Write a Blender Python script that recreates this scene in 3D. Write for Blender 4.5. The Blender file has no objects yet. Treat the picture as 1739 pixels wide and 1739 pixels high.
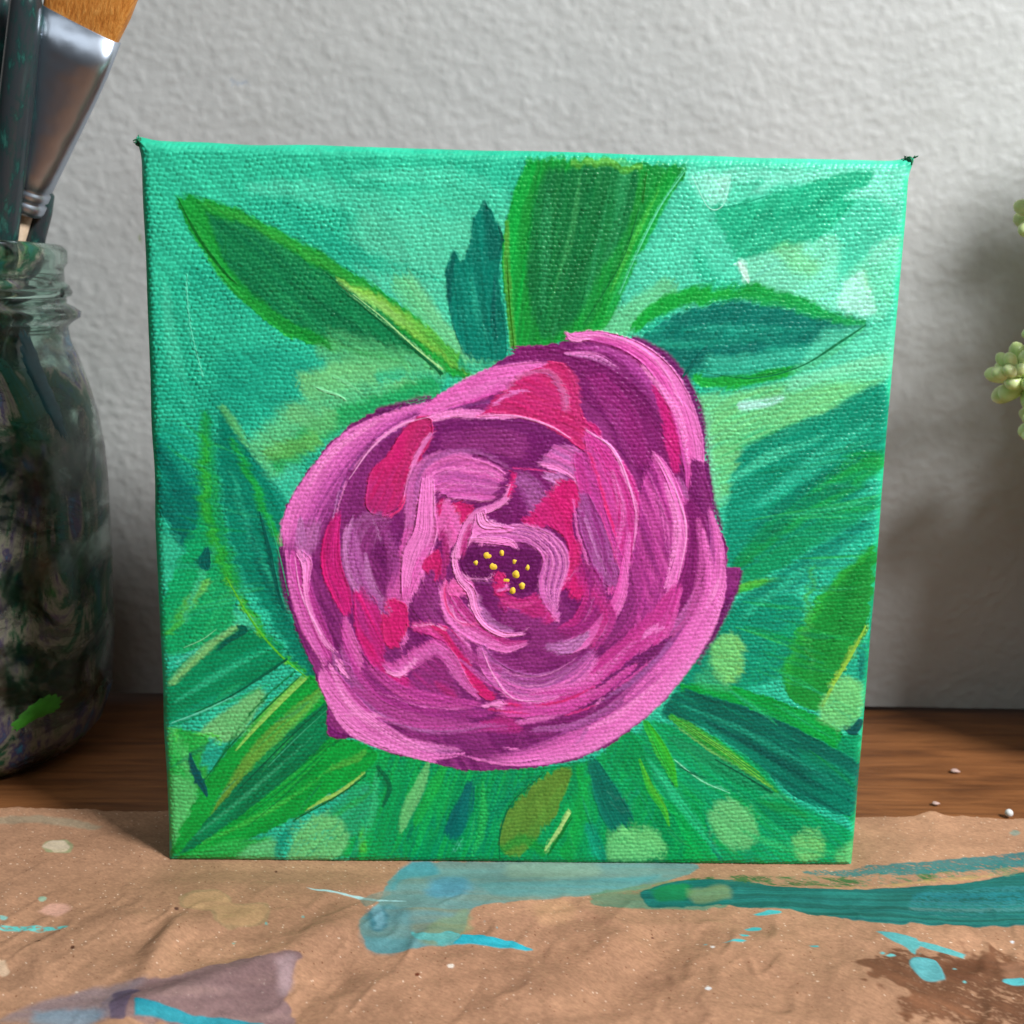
import bpy, bmesh, math, random
import numpy as np
from mathutils import Vector, Matrix
R = math.radians
scn = bpy.context.scene
# ------------------------------------------------------------------ camera
# solved so that a 15.24 cm square canvas standing at y = 0 projects as in the photograph
FOC = 1.85      # focal length in thousands of photograph pixels (the picture is 1739 wide)
CAM = np.array([-0.00888, -0.22393, 0.12461])
PITCH, YAW, ROLL = 0.19432, 0.03097, 0.02330
def cam_axes():
    cy, sy = math.cos(YAW), math.sin(YAW); cp, sp = math.cos(PITCH), math.sin(PITCH)
    f = np.array([sy*cp, cy*cp, -sp]); rt = np.array([cy, -sy, 0.0]); up = np.cross(rt, f)
    cr, sr = math.cos(ROLL), math.sin(ROLL)
    return f, rt*cr+up*sr, -rt*sr+up*cr
CF, CR, CU = cam_axes()
cd = bpy.data.cameras.new('camera'); cam = bpy.data.objects.new('camera', cd)
scn.collection.objects.link(cam); scn.camera = cam
M = Matrix(((CR[0], CU[0], -CF[0], CAM[0]), (CR[1], CU[1], -CF[1], CAM[1]), (CR[2], CU[2], -CF[2], CAM[2]), (0, 0, 0, 1)))
cam.matrix_world = M
cd.sensor_width = 36; cd.lens = 36*FOC*1000/1739; cd.clip_start = 0.01; cd.clip_end = 50
cd.dof.use_dof = True; cd.dof.focus_distance = 0.225; cd.dof.aperture_fstop = 24
# ------------------------------------------------------------------ world and lamps
w = bpy.data.worlds.new('World'); scn.world = w; w.use_nodes = True
bgn = w.node_tree.nodes['Background']; bgn.inputs[0].default_value = (0.72, 0.82, 0.90, 1); bgn.inputs[1].default_value = 0.055
def area(name, loc, target, size, size_y, power, col):
    ld = bpy.data.lights.new(name, 'AREA'); ld.shape = 'RECTANGLE'; ld.size = size; ld.size_y = size_y
    ld.energy = power; ld.color = col
    o = bpy.data.objects.new(name, ld); scn.collection.objects.link(o); o.location = loc
    o.rotation_euler = (Vector(target)-Vector(loc)).to_track_quat('-Z', 'Y').to_euler()
    return o
KEY = area("window_light", (0.47, -0.37, 0.60), (0, 0.03, 0.07), 0.15, 0.15, 9.9, (0.99, 0.995, 1.0))
FILL = area('fill_light', (-0.25, -0.85, 1.0), (0, 0, 0.08), 0.9, 0.7, 2.9, (0.93, 0.97, 1.0))  # broad fill lamp, added to soften the shadows
scn.view_settings.view_transform = 'Standard'
try: scn.view_settings.look = 'None'
except Exception: pass
scn.view_settings.exposure = 0.0; scn.view_settings.gamma = 1.0
scn.render.engine = 'CYCLES'
# ------------------------------------------------------------------ a small painting engine (numpy)
def lin(c):
    c = np.asarray(c, float)/255.0
    return np.where(c <= 0.04045, c/12.92, ((c+0.055)/1.055)**2.4)
def vnoise(rs, u, v):
    """smooth value noise, 0..1, for arrays u, v"""
    T = rs.rand(64, 64)
    iu = np.floor(u).astype(int); iv = np.floor(v).astype(int)
    fu = u-iu; fv = v-iv; fu = fu*fu*(3-2*fu); fv = fv*fv*(3-2*fv)
    a = T[iu & 63, iv & 63]; b = T[(iu+1) & 63, iv & 63]; c = T[iu & 63, (iv+1) & 63]; d = T[(iu+1) & 63, (iv+1) & 63]
    return (a*(1-fu)+b*fu)*(1-fv)+(c*(1-fu)+d*fu)*fv
def fbm(rs, u, v, o=4):
    s = 0; t = 0; a = 1
    for k in range(o):
        s = s+a*vnoise(rs, u*2**k+13*k, v*2**k+7*k); t += a; a *= .5
    return s/t
def sst(x, a, b):
    t = np.clip((x-a)/(b-a), 0, 1); return t*t*(3-2*t)
def homog(src, dst):
    A = []
    for (x, y), (u, v) in zip(src, dst):
        A.append([x, y, 1, 0, 0, 0, -u*x, -u*y, -u]); A.append([0, 0, 0, x, y, 1, -v*x, -v*y, -v])
    _, _, V = np.linalg.svd(np.array(A, float)); return V[-1].reshape(3, 3)
def happly(H, p):
    p = np.asarray(p, float); q = p @ H[:, :2].T+H[:, 2]
    return q[..., :2]/q[..., 2:3]
def spline(P, n=12):
    P = np.asarray(P, float)
    if len(P) < 3:
        t = np.linspace(0, 1, n*2)[:, None]; return P[0]*(1-t)+P[-1]*t
    Q = np.vstack([2*P[0]-P[1], P, 2*P[-1]-P[-2]]); out = []
    for i in range(1, len(Q)-2):
        t = np.linspace(0, 1, n, endpoint=False)[:, None]
        a, b, c, d = Q[i-1], Q[i], Q[i+1], Q[i+2]
        out.append(.5*((2*b)+(-a+c)*t+(2*a-5*b+4*c-d)*t*t+(-a+3*b-3*c+d)*t**3))
    out.append(P[-1:]); return np.vstack(out)
class Painter:
    """raster of pigment colour (C), paint relief (H, in px) and thickness (K); strokes come in photograph pixels, mapped by tf"""
    def __init__(s, w, h, tf, scale, weave=None):
        s.w, s.h, s.tf, s.sc = w, h, tf, scale
        s.C = np.zeros((h, w, 3)); s.H = np.zeros((h, w)); s.K = np.zeros((h, w)); s.A = np.zeros((h, w))
        s.wv = weave if weave is not None else np.zeros((h, w)); s.seed = 1
    def box(s, P, m):
        x0 = max(0, int(P[:, 0].min()-m)); x1 = min(s.w, int(P[:, 0].max()+m)+2)
        y0 = max(0, int(P[:, 1].min()-m)); y1 = min(s.h, int(P[:, 1].max()+m)+2)
        return x0, x1, y0, y1
    def put(s, sl, al, col, hh, thick):
        """blend pigment over what is there"""
        a = al[..., None]
        s.C[sl] = s.C[sl]*(1-a)+col*a
        s.H[sl] = s.H[sl]*(1-.55*al)+al*hh*thick
        s.K[sl] = s.K[sl]*(1-al)+al*min(1.0, thick/3.0)
        s.A[sl] = np.maximum(s.A[sl], al)
    def stroke(s, pts, cols, cols2=None, w=None, th=1.0, dry=0.0, streak=0.35, soft=0.12, ragged=0.35, op=1.0, fr=None, ridge=1.0, fade=(0, 0), cap=1.0):
        s.seed += 1; rs = np.random.RandomState(s.seed)
        pts = [tuple(p) if len(p) == 3 else (p[0], p[1], w) for p in pts]
        A = np.array(pts, float); S = spline(A, 10)
        xy = s.tf(S[:, :2])*1.0; W = np.maximum(S[:, 2]*s.sc, .6)
        x0, x1, y0, y1 = s.box(xy, W.max()*1.3+2)
        if x1 <= x0 or y1 <= y0: return
        d = np.diff(xy, axis=0); L = np.hypot(d[:, 0], d[:, 1])+1e-6; cum = np.concatenate([[0], np.cumsum(L)])
        X, Y = np.meshgrid(np.arange(x0, x1), np.arange(y0, y1)); X = X.ravel().astype(np.float32); Y = Y.ravel().astype(np.float32)
        best = np.full(X.shape, 1e12, np.float32); bt = np.zeros(X.shape, np.float32); bs = np.zeros(X.shape, np.float32); bw = np.ones(X.shape, np.float32)
        for i in range(len(d)):
            tx, ty = d[i]/L[i]; px = X-xy[i, 0]; py = Y-xy[i, 1]
            u = px*tx+py*ty
            if i == 0: uc = np.clip(u, -1e9, L[i])
            elif i == len(d)-1: uc = np.clip(u, 0, 1e9)
            else: uc = np.clip(u, 0, L[i])
            ucl = np.clip(uc, 0, L[i])
            dx = px-ucl*tx; dy = py-ucl*ty; D = dx*dx+dy*dy
            m = D < best
            sg = -px*ty+py*tx
            best = np.where(m, D, best); dd = np.sqrt(D)
            inside = (u >= 0) & (u <= L[i])
            sv = np.where(inside, sg, np.sign(sg)*dd)
            if (i == 0 or i == len(d)-1): sv = np.where(uc != ucl, sg, sv)
            bt = np.where(m, sv, bt)
            bs = np.where(m, cum[i]+uc, bs); bw = np.where(m, W[i]+(W[i+1]-W[i])*ucl/L[i], bw)
        t = bt/bw; tot = cum[-1]; wm = W.max()
        if fr is None: fr = max(2.0, wm/1.6)
        n1 = vnoise(rs, t*fr+40, bs/(wm*2.2+14)+3); n2 = vnoise(rs, t*fr*2.3+90, bs/(wm*3+20)+9); br = .6*n1+.4*n2
        en = vnoise(rs, bs/5.0+11, t*0+5)*.6+vnoise(rs, bs/14.0, t*0+25)*.4
        edge = 1-np.abs(t)-ragged*(en-.35)*.35
        al = sst(edge, 0, soft+1.2/np.maximum(bw, 1))
        # ends: rounded by the bristles, each reaching a little further or less
        rg = (vnoise(rs, t*fr*.8+7, t*0)-.5)*ragged*wm*1.2
        cp = cap*bw*(1-np.sqrt(np.clip(1-t*t, 0, 1)))
        e0 = bs+bw*.3*cap-cp-rg; e1 = tot-bs+bw*.3*cap-cp-rg
        al = al*sst(e0, -1, 2+fade[0]*tot)*sst(e1, -1, 2+fade[1]*tot)
        if dry > 0:
            wvv = s.wv[y0:y1, x0:x1].ravel()
            q = .55*br+.45*wvv
            lo = dry*(.45+.55*sst(bs/tot, .1, 1.0))
            al = al*sst(q, lo-.12+.1*0, lo+.12)
        al = al*op
        cs = np.array([lin(c) for c in cols]); k = len(cs)
        def pal(cs, f):
            g = np.clip(f, 0, 1)*(len(cs)-1); i = np.minimum(g.astype(int), max(len(cs)-2, 0)); fr_ = (g-i)[:, None]
            return cs[i]*(1-fr_)+cs[np.minimum(i+1, len(cs)-1)]*fr_
        f = (t+1)/2+streak*(br-.5)*2.2
        col = pal(cs, f)
        if cols2 is not None:
            c2 = pal(np.array([lin(c) for c in cols2]), f); m = sst(bs/tot+.3*(br-.5), .2, .85)[:, None]; col = col*(1-m)+c2*m
        col = col*(1+.16*(br-.5))[:, None]
        hh = .55+.75*(br-.5)*np.clip(wm/6, .4, 1)+ridge*.55*np.exp(-((np.abs(t)-.86)/.11)**2)
        sh = (y1-y0, x1-x0); sl = (slice(y0, y1), slice(x0, x1))
        s.put(sl, np.clip(al, 0, 1).reshape(sh), col.reshape(sh+(3,)), hh.reshape(sh), th)
    def poly(s, pts, cols, ang=None, th=0.8, streak=0.4, soft=1.5, ragged=2.5, op=1.0, dry=0.0, smooth=True, fl=60, fw=7, grad=None, ridge=.5, blur=0):
        """filled outline; cols run across the direction ang (degrees, photo), streaked along it"""
        s.seed += 1; rs = np.random.RandomState(s.seed)
        P = np.asarray(pts, float)
        if smooth: P = spline(np.vstack([P, P[:1]]), 6)[:-1]
        xy = s.tf(P); x0, x1, y0, y1 = s.box(xy, 6+blur*s.sc*1.5)
        if x1 <= x0 or y1 <= y0: return
        X, Y = np.meshgrid(np.arange(x0, x1), np.arange(y0, y1)); X = X.ravel().astype(np.float32); Y = Y.ravel().astype(np.float32)
        D = np.full(X.shape, 1e12, np.float32); ins = np.zeros(X.shape, bool)
        for i in range(len(xy)):
            a = xy[i]; b = xy[(i+1) % len(xy)]; e = b-a; ll = (e**2).sum()+1e-9
            u = np.clip(((X-a[0])*e[0]+(Y-a[1])*e[1])/ll, 0, 1)
            D = np.minimum(D, (X-a[0]-u*e[0])**2+(Y-a[1]-u*e[1])**2)
            if e[1] != 0:
                c = ((a[1] > Y) != (b[1] > Y)) & (X < e[0]*(Y-a[1])/e[1]+a[0]); ins ^= c
        D = np.sqrt(D)*np.where(ins, 1, -1)
        if ang is None: ang = 0
        ca, sa = math.cos(R(ang)), math.sin(R(ang))
        al_, ac = X*ca+Y*sa, -X*sa+Y*ca
        br = .6*vnoise(rs, ac/fw+50, al_/fl+5)+.4*vnoise(rs, ac/(fw*.45)+70, al_/(fl*.7)+55)
        en = fbm(rs, X/9+3, Y/9+3, 2)
        Dn = D-ragged*(en-.5)*2-ragged*(br-.5)
        sf = soft+blur*s.sc
        al = sst(Dn, -.2*sf if blur == 0 else -sf, sf)
        if dry > 0:
            q = .5*br+.5*s.wv[y0:y1, x0:x1].ravel(); al = al*sst(q, dry-.12, dry+.12)
        al = al*op
        if grad is None: f = (ac-ac.min())/(np.ptp(ac)+1e-6)
        else:
            g = s.tf(np.array(grad, float)); v = g[1]-g[0]; f = ((X-g[0][0])*v[0]+(Y-g[0][1])*v[1])/(v**2).sum()
        f = f+streak*(br-.5)*2
        cs = np.array([lin(c) for c in cols]); g = np.clip(f, 0, 1)*(len(cs)-1); i = np.minimum(g.astype(int), max(len(cs)-2, 0)); fr_ = (g-i)[:, None]
        col = cs[i]*(1-fr_)+cs[np.minimum(i+1, len(cs)-1)]*fr_
        col = col*(1+.16*(br-.5))[:, None]
        hh = .5+.8*(br-.5)+ridge*np.exp(-((D-2.2)/1.6)**2)
        sh = (y1-y0, x1-x0); sl = (slice(y0, y1), slice(x0, x1))
        s.put(sl, np.clip(al, 0, 1).reshape(sh), col.reshape(sh+(3,)), hh.reshape(sh), th)
def make_weave(N, seed=3):
    """canvas duck: rows of short thread knuckles, every other row shifted by half a step"""
    rs = np.random.RandomState(seed)
    y, x = np.mgrid[0:N, 0:N].astype(float)
    wu = 1.1*(fbm(rs, x/80, y/80, 2)-.5)+.35*(vnoise(rs, x/9, y/9)-.5)
    wv = 1.1*(fbm(rs, x/80+9, y/80, 2)-.5)+.35*(vnoise(rs, x/9+5, y/9)-.5)
    v = y/N*168+wv+.10*x/N*134; iv = np.floor(v); fv = v-iv-.5
    u = x/N*134+wu+.40*iv; iu = np.floor(u); fu = u-iu-.5
    T = rs.rand(256, 256); rn = T[iu.astype(int) & 255, iv.astype(int) & 255]; rn2 = T[(iu.astype(int)*3+7) & 255, (iv.astype(int)*5+3) & 255]
    fu = fu+(rn2-.5)*.22; fv = fv+(T[iu.astype(int)*7+11 & 255, iv.astype(int)*3+5 & 255]-.5)*.26; q = (2*fu*.98)**2+(2*fv*(.86+.2*rn))**2+1.5*fu*fv
    h = np.sqrt(np.clip(1-q, 0, 1))*(.72+.45*rn)
    par = .5+.5*np.cos(2*np.pi*(fv+.25))*np.cos(2*np.pi*fu*.5)
    h = .72*h+.35*par+.16*vnoise(rs, x/2.6, y/2.6)+.25*vnoise(rs, x/6, y/6)
    k = np.array([1, 2, 1.])/4
    h = np.apply_along_axis(lambda q: np.convolve(q, k, 'same'), 0, h); h = np.apply_along_axis(lambda q: np.convolve(q, k, 'same'), 1, h)
    h = h*(.62+.55*fbm(rs, x/30, y/30, 2)); return np.clip(h/h.max()*1.15, 0, 1.2)
# ------------------------------------------------------------------ the picture on the canvas, stroke by stroke
CORN = [(233, 237), (1551, 271), (1450, 1475), (284, 1465)]
N = 1240
Hc = homog(CORN, [(0, 0), (N-1, 0), (N-1, N-1), (0, N-1)])
def tf_canvas(p): return happly(Hc, p)
p = Painter(N, N, tf_canvas, N/1240.0, make_weave(N))
T1 = (50, 198, 158); T2 = (32, 178, 142); T3 = (78, 210, 172); T4 = (120, 226, 196); T5 = (165, 240, 218)
LG = (104, 206, 138); LG2 = (130, 214, 128); LM = (150, 210, 80); G1 = (18, 165, 55); G2 = (10, 140, 55); G3 = (40, 185, 55)
E1 = (0, 158, 88); E2 = (0, 130, 78); E3 = (15, 118, 70); D1 = (0, 118, 100); D2 = (0, 92, 84); D3 = (0, 70, 66); OL = (100, 140, 20)
B1 = (0, 145, 120)
P0 = (250, 150, 218); P1 = (236, 122, 202); P2 = (205, 72, 165); PM = (196, 45, 132); MG = (198, 38, 122); RD = (206, 34, 98)
V1 = (146, 50, 126); V2 = (122, 36, 110); V3 = (78, 14, 76); LC = (178, 98, 168); LL = (206, 130, 196)
y_, x_ = np.mgrid[0:N, 0:N]; rs0 = np.random.RandomState(5)
nz = fbm(rs0, (x_+y_*.6)/160, (y_-x_*.6)/60, 4)
nz2 = fbm(rs0, x_/260., y_/260., 2)
g_ = np.clip((nz-.25)*1.6, 0, 1)[..., None]
p.C[:] = lin(T2)*(1-g_)+lin(T1)*g_
p.H[:] = .3*nz
S, PL = p.stroke, p.poly
# --- ground: broad washes
PL([(236, 245), (860, 262), (880, 420), (760, 480), (560, 330), (420, 340), (270, 500), (250, 400)], [T1, (58, 202, 160)], ang=10, op=.6, blur=20, ridge=0)
PL([(620, 330), (860, 320), (830, 470), (700, 560), (600, 430)], [T3, (95, 212, 172), T1], ang=20, op=.75, blur=16, ridge=0)
PL([(500, 290), (660, 280), (860, 300), (850, 370), (560, 350)], [T2, T1, T3], ang=6, op=.5, blur=10, ridge=0)
PL([(1130, 270), (1550, 285), (1540, 600), (1100, 520), (1030, 500), (1120, 380)], [T3, T3, (90, 215, 180)], ang=35, op=.85, blur=12, ridge=0)
PL([(1160, 290), (1545, 290), (1540, 340), (1360, 310), (1220, 350), (1200, 350)], [T4, T4, T3], ang=-8, op=.9, blur=5, ridge=0)
PL([(1175, 295), (1240, 300), (1228, 350), (1203, 352)], [T5, T4], ang=70, op=.8, smooth=False, ridge=.8)
PL([(1240, 312), (1300, 308), (1240, 346)], [T3, T3], ang=-20, op=.9, ridge=.3)
PL([(1205, 355), (1300, 335), (1400, 300), (1480, 300), (1400, 400), (1340, 425), (1255, 440), (1230, 400)], [(40, 188, 142), (28, 178, 132), (60, 200, 155)], ang=-28, fl=90, op=.95, blur=2, ridge=.2)
PL([(1255, 445), (1300, 430), (1350, 420), (1420, 400), (1425, 470), (1430, 525), (1330, 500), (1265, 480)], [T4, (118, 220, 180), T4], ang=-35, op=.9, blur=3, ridge=.2)
PL([(1305, 425), (1340, 412), (1390, 445), (1380, 470), (1340, 455)], [LG2, LG], ang=40, op=.5, blur=6, ridge=0)
PL([(1250, 440), (1262, 445), (1272, 480), (1260, 475)], [(200, 245, 230), T5], ang=60, op=.8)
PL([(1430, 470), (1520, 400), (1525, 450), (1500, 540), (1430, 528)], [(112, 222, 172), T4], ang=50, op=.7, blur=5, ridge=0)
PL([(1430, 480), (1465, 460), (1480, 500), (1482, 535), (1430, 528)], [(165, 238, 190), T5, (170, 240, 215)], ang=60, op=.85, blur=2, ridge=.2)
PL([(1480, 420), (1520, 400), (1510, 440), (1480, 450)], [T5, T4], ang=-30, op=.5, blur=5, dry=.35)
S([(1545, 300), (1535, 450), (1518, 620), (1505, 760), (1490, 1000), (1470, 1250), (1450, 1460)], [(35, 195, 142), (50, 208, 158)], cols2=[E1, (30, 200, 130)], w=12, op=.8, soft=.6, ridge=0)
S([(240, 300), (262, 800), (283, 1300), (290, 1440)], [(20, 165, 110), (20, 170, 120)], w=10, op=.7, soft=.6, ridge=0)
S([(236, 250), (700, 262), (1100, 276), (1300, 283)], [(70, 215, 170), T2], w=7, op=.7, soft=.6, ridge=0)
# mid teal shading below the first leaf
PL([(380, 600), (500, 590), (520, 640), (420, 720), (360, 700)], [B1, T2], ang=-40, op=.7, blur=18, ridge=0)
S([(455, 430), (560, 600), (480, 700)], [T2, B1], w=40, op=.35, soft=.7, ridge=0)
# light green halo
S([(430, 800), (520, 720), (620, 650), (740, 610)], [LG, (100, 200, 130), (70, 190, 130)], w=55, op=.8, soft=.5, ridge=0, streak=.5)
S([(520, 660), (620, 625), (700, 640)], [(125, 208, 125), LG], w=34, op=.85, soft=.5, ridge=0)
S([(470, 790), (560, 720), (640, 690), (740, 655)], [(35, 175, 100), (20, 165, 90), (60, 185, 110)], w=26, op=.85, soft=.5, ridge=0)
S([(500, 700), (545, 720), (560, 700)], [(120, 205, 130)], w=26, op=.5, soft=.6, ridge=0)
S([(455, 770), (500, 760), (540, 745)], [(110, 190, 100), (100, 190, 90)], w=22, op=.7, soft=.6, ridge=0)
S([(470, 830), (500, 800), (490, 850)], [T3, T1], w=18, op=.8, soft=.6, ridge=0)
S([(640, 640), (720, 632), (800, 650)], [(45, 180, 120), T1], w=14, op=.8, soft=.4)
S([(680, 480), (740, 560), (800, 620), (850, 640)], [(130, 215, 150), LG, T3], w=34, op=.85, soft=.5, ridge=0)
S([(1000, 570), (1060, 545), (1140, 490)], [(105, 205, 150), LG], w=32, op=.85, soft=.5, ridge=0)
# --- leaf upper left
PL([(300, 334), (350, 338), (430, 368), (520, 418), (610, 470), (700, 530), (770, 600), (800, 632), (780, 642), (720, 625), (610, 602), (540, 590), (470, 560), (400, 498), (345, 430), (315, 380)],
   [(20, 150, 42), (25, 160, 40), (30, 168, 50)], ang=38, fl=120, streak=.5, th=1.2)
PL([(350, 360), (430, 388), (520, 440), (600, 490), (680, 560), (740, 620), (690, 612), (600, 590), (520, 560), (440, 510), (380, 440)],
   [(32, 150, 90), (14, 128, 78), (10, 120, 76), (30, 140, 80)], ang=38, fl=120, streak=.6, op=.95, blur=5, th=.8, ridge=0)
PL([(560, 560), (640, 580), (740, 615), (750, 640), (640, 625), (540, 605)], [(70, 180, 110), LG], ang=20, op=.75, blur=7, ridge=0)
S([(330, 380, 4), (380, 470, 9), (470, 545, 12), (560, 585, 10)], [(20, 150, 35), (45, 172, 45)], cols2=[(15, 140, 50)], op=.8, soft=.4, dry=.2)
S([(345, 345, 5), (430, 378, 10), (520, 425, 12), (600, 475, 10), (680, 530, 6)], [(22, 158, 30), (60, 178, 30)], op=.85, soft=.4, dry=.15)
S([(420, 440, 3), (520, 520, 6), (640, 590, 4)], [(8, 112, 70)], op=.5, soft=.7, ridge=0)
S([(575, 478, 4), (640, 512, 12), (710, 560, 16), (765, 605, 14), (795, 632, 8)], [(120, 200, 50), (150, 215, 110), (140, 212, 110)], cols2=[(90, 190, 60), (60, 170, 50), (120, 190, 40)], th=1.4, soft=.3, streak=.5)
S([(302, 336, 1.6), (335, 400, 3), (375, 455, 3), (400, 480, 1.5)], [(8, 110, 30)], th=2.2)
S([(380, 400, 1.2), (395, 470, 1.5), (470, 540, 1.5), (560, 590, 1.2)], [(12, 120, 40)], th=2, op=.7)
S([(540, 452, 1.5), (600, 505, 2.2), (660, 555, 2.5), (710, 600, 2.5), (750, 636, 3)], [(4, 90, 48), (10, 105, 55)], th=2.8, op=.95)
S([(585, 495, 1.2), (640, 535, 1.4), (700, 585, 1.6), (748, 625, 2)], [(150, 225, 150)], th=2.4, op=.8)
S([(690, 610, 8), (720, 622, 9)], [(80, 185, 130)], op=.7, th=2, soft=.4)
S([(560, 636, 1.8), (585, 648, 3), (615, 668, 1.6)], [(120, 215, 150)], th=3.5)
S([(536, 658, 1.5), (550, 664, 3.2), (575, 672, 2.8), (588, 680, 1.5)], [(130, 222, 160)], th=3.5)
S([(318, 465, 1.4), (318, 500, 1.8), (325, 560, 1.6), (345, 640, 1.8)], [T3], th=3.2)
S([(655, 640, 1.3), (700, 640, 1.3), (735, 643, 1.2)], [(10, 140, 80)], th=2)
# --- dark double leaf
PL([(822, 344), (836, 356), (850, 400), (853, 430), (848, 480), (858, 540), (862, 605), (840, 615), (790, 600), (765, 540), (757, 480), (760, 445), (772, 422), (782, 440), (795, 420), (805, 370)],
   [(2, 126, 106), (0, 118, 100), (4, 132, 112), (0, 112, 96)], ang=82, fl=140, streak=.6, th=1.2)
S([(824, 348, 4), (835, 400, 12), (840, 440, 14)], [(0, 96, 84), (0, 104, 90)], op=.8, soft=.4)
S([(772, 425, 3), (764, 470, 8), (762, 510, 6)], [(0, 88, 80)], op=.8, soft=.4)
S([(846, 385, 2), (853, 410, 4), (850, 430, 2)], [(0, 80, 70)], th=2)
S([(795, 450, 12), (800, 540, 16), (830, 620, 14)], [(10, 145, 120), (0, 130, 110)], op=.5, soft=.6, ridge=0)
S([(780, 620, 14), (840, 625, 14), (880, 612, 8)], [(35, 170, 135), T2], op=.7, soft=.5, ridge=0)
# --- top leaf
PL([(892, 272), (1000, 268), (1160, 286), (1130, 345), (1080, 420), (1045, 490), (1015, 560), (960, 580), (880, 600), (866, 560), (856, 500), (852, 430), (862, 370), (880, 310)],
   [(12, 160, 60), (22, 140, 60), (20, 150, 55), (10, 165, 60)], ang=98, fl=150, streak=.5, th=1.3)
PL([(930, 290), (1040, 280), (1085, 300), (1070, 380), (1020, 460), (980, 540), (930, 575), (905, 540), (895, 470), (900, 400), (910, 330)],
   [(34, 140, 82), (18, 122, 62), (12, 112, 60), (20, 128, 66)], ang=100, fl=160, streak=.7, op=.95, blur=5, ridge=0, th=.8)
S([(905, 276, 12), (880, 340, 13), (868, 420, 10), (862, 500, 7)], [(10, 175, 60), (10, 165, 55)], op=.9, soft=.3)
S([(970, 278, 6), (1030, 276, 8), (1090, 284, 7)], [(110, 190, 40), (90, 180, 40)], op=.75, soft=.5)
S([(862, 380, 5), (862, 470, 8), (872, 590, 7)], [(20, 175, 60), (90, 165, 20), (60, 160, 40)], op=.9, soft=.3)
S([(861, 440, 1.2), (866, 520, 1.6), (873, 590, 1.4)], [(40, 105, 10)], th=2.4)
S([(1140, 300, 16), (1100, 380, 17), (1060, 460, 16), (1025, 540, 15), (990, 572, 10)], [(20, 172, 62), (12, 162, 50), (28, 150, 40)], op=.9, soft=.25, th=1.4)
S([(1095, 290, 5), (1085, 330, 7), (1070, 400, 5)], [(30, 150, 40), (16, 140, 44)], op=.8, soft=.4)
S([(1085, 355, 1.4), (1060, 430, 1.6), (1030, 490, 1.4), (990, 550, 1.2)], [(8, 100, 45)], th=2.2, op=.8)
S([(1096, 300, 2), (1090, 345, 2)], [(20, 100, 20)], th=2)
S([(1160, 292, 1.5), (1120, 350, 1.5), (1080, 430, 1.5), (1050, 500, 1.2)], [(90, 215, 165)], th=2.2, op=.8)
# --- right leaf
PL([(1075, 585), (1125, 545), (1200, 518), (1290, 516), (1370, 532), (1478, 550), (1425, 592), (1350, 632), (1265, 650), (1180, 645), (1130, 625)],
   [(6, 125, 108), (4, 118, 102), (18, 145, 120), (50, 175, 145)], ang=-2, fl=140, streak=.6, th=1.1)
S([(1090, 590, 14), (1160, 610, 22), (1240, 600, 18), (1300, 590, 6)], [(0, 105, 96), (0, 112, 100)], op=.8, soft=.5, streak=.6, ridge=0)
S([(1130, 565, 12), (1220, 548, 30), (1330, 556, 20), (1400, 560, 8)], [(0, 112, 98), (0, 120, 104)], op=.7, soft=.5, ridge=0)
S([(1200, 612, 14), (1300, 615, 20), (1400, 590, 12), (1455, 562, 6)], [(45, 170, 140), (55, 180, 150), (30, 160, 130)], op=.85, soft=.4, ridge=0)
S([(1075, 560, 10), (1125, 520, 17), (1200, 500, 18), (1290, 500, 17), (1370, 520, 15), (1430, 545, 10), (1470, 550, 4)], [(22, 172, 62), (16, 160, 60)], cols2=[(20, 165, 75), (20, 155, 90)], soft=.25, th=1.3)
S([(1178, 640, 9), (1230, 650, 14), (1300, 640, 12), (1370, 622, 10), (1420, 592, 7), (1468, 556, 4)], [(16, 160, 60), (30, 172, 60)], soft=.3, th=1.3)
S([(1200, 636, 1.2), (1280, 640, 1.6), (1360, 620, 2), (1425, 580, 3), (1475, 548, 1.6)], [(4, 105, 55), (0, 100, 70)], th=2.4, op=.9)
S([(1186, 600, 1.6), (1165, 640, 2.5)], [(0, 92, 84)], th=2)
# light wash under right leaf
PL([(1185, 670), (1260, 665), (1380, 635), (1505, 600), (1505, 640), (1420, 700), (1330, 745), (1260, 760), (1250, 830), (1215, 860), (1205, 760)],
   [(105, 210, 150), (118, 208, 132), (100, 202, 132), (86, 205, 158)], ang=-25, fl=80, streak=.5, op=.92, blur=5, ridge=0)
PL([(1400, 560), (1520, 560), (1510, 640), (1400, 650), (1330, 665)], [T3, (105, 218, 175)], ang=-20, op=.7, blur=8, ridge=0)
S([(1255, 690, 12), (1300, 685, 12), (1330, 676, 8)], [(150, 225, 210)], op=.6, dry=.4, soft=.6, ridge=0)
S([(1340, 655), (1420, 630), (1500, 612)], [(130, 222, 175)], w=14, op=.5, soft=.6, dry=.2, ridge=0)
S([(1202, 700, 8), (1206, 780, 10), (1220, 850, 12)], [(125, 220, 170)], op=.6, dry=.4, soft=.6, ridge=0)
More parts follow.
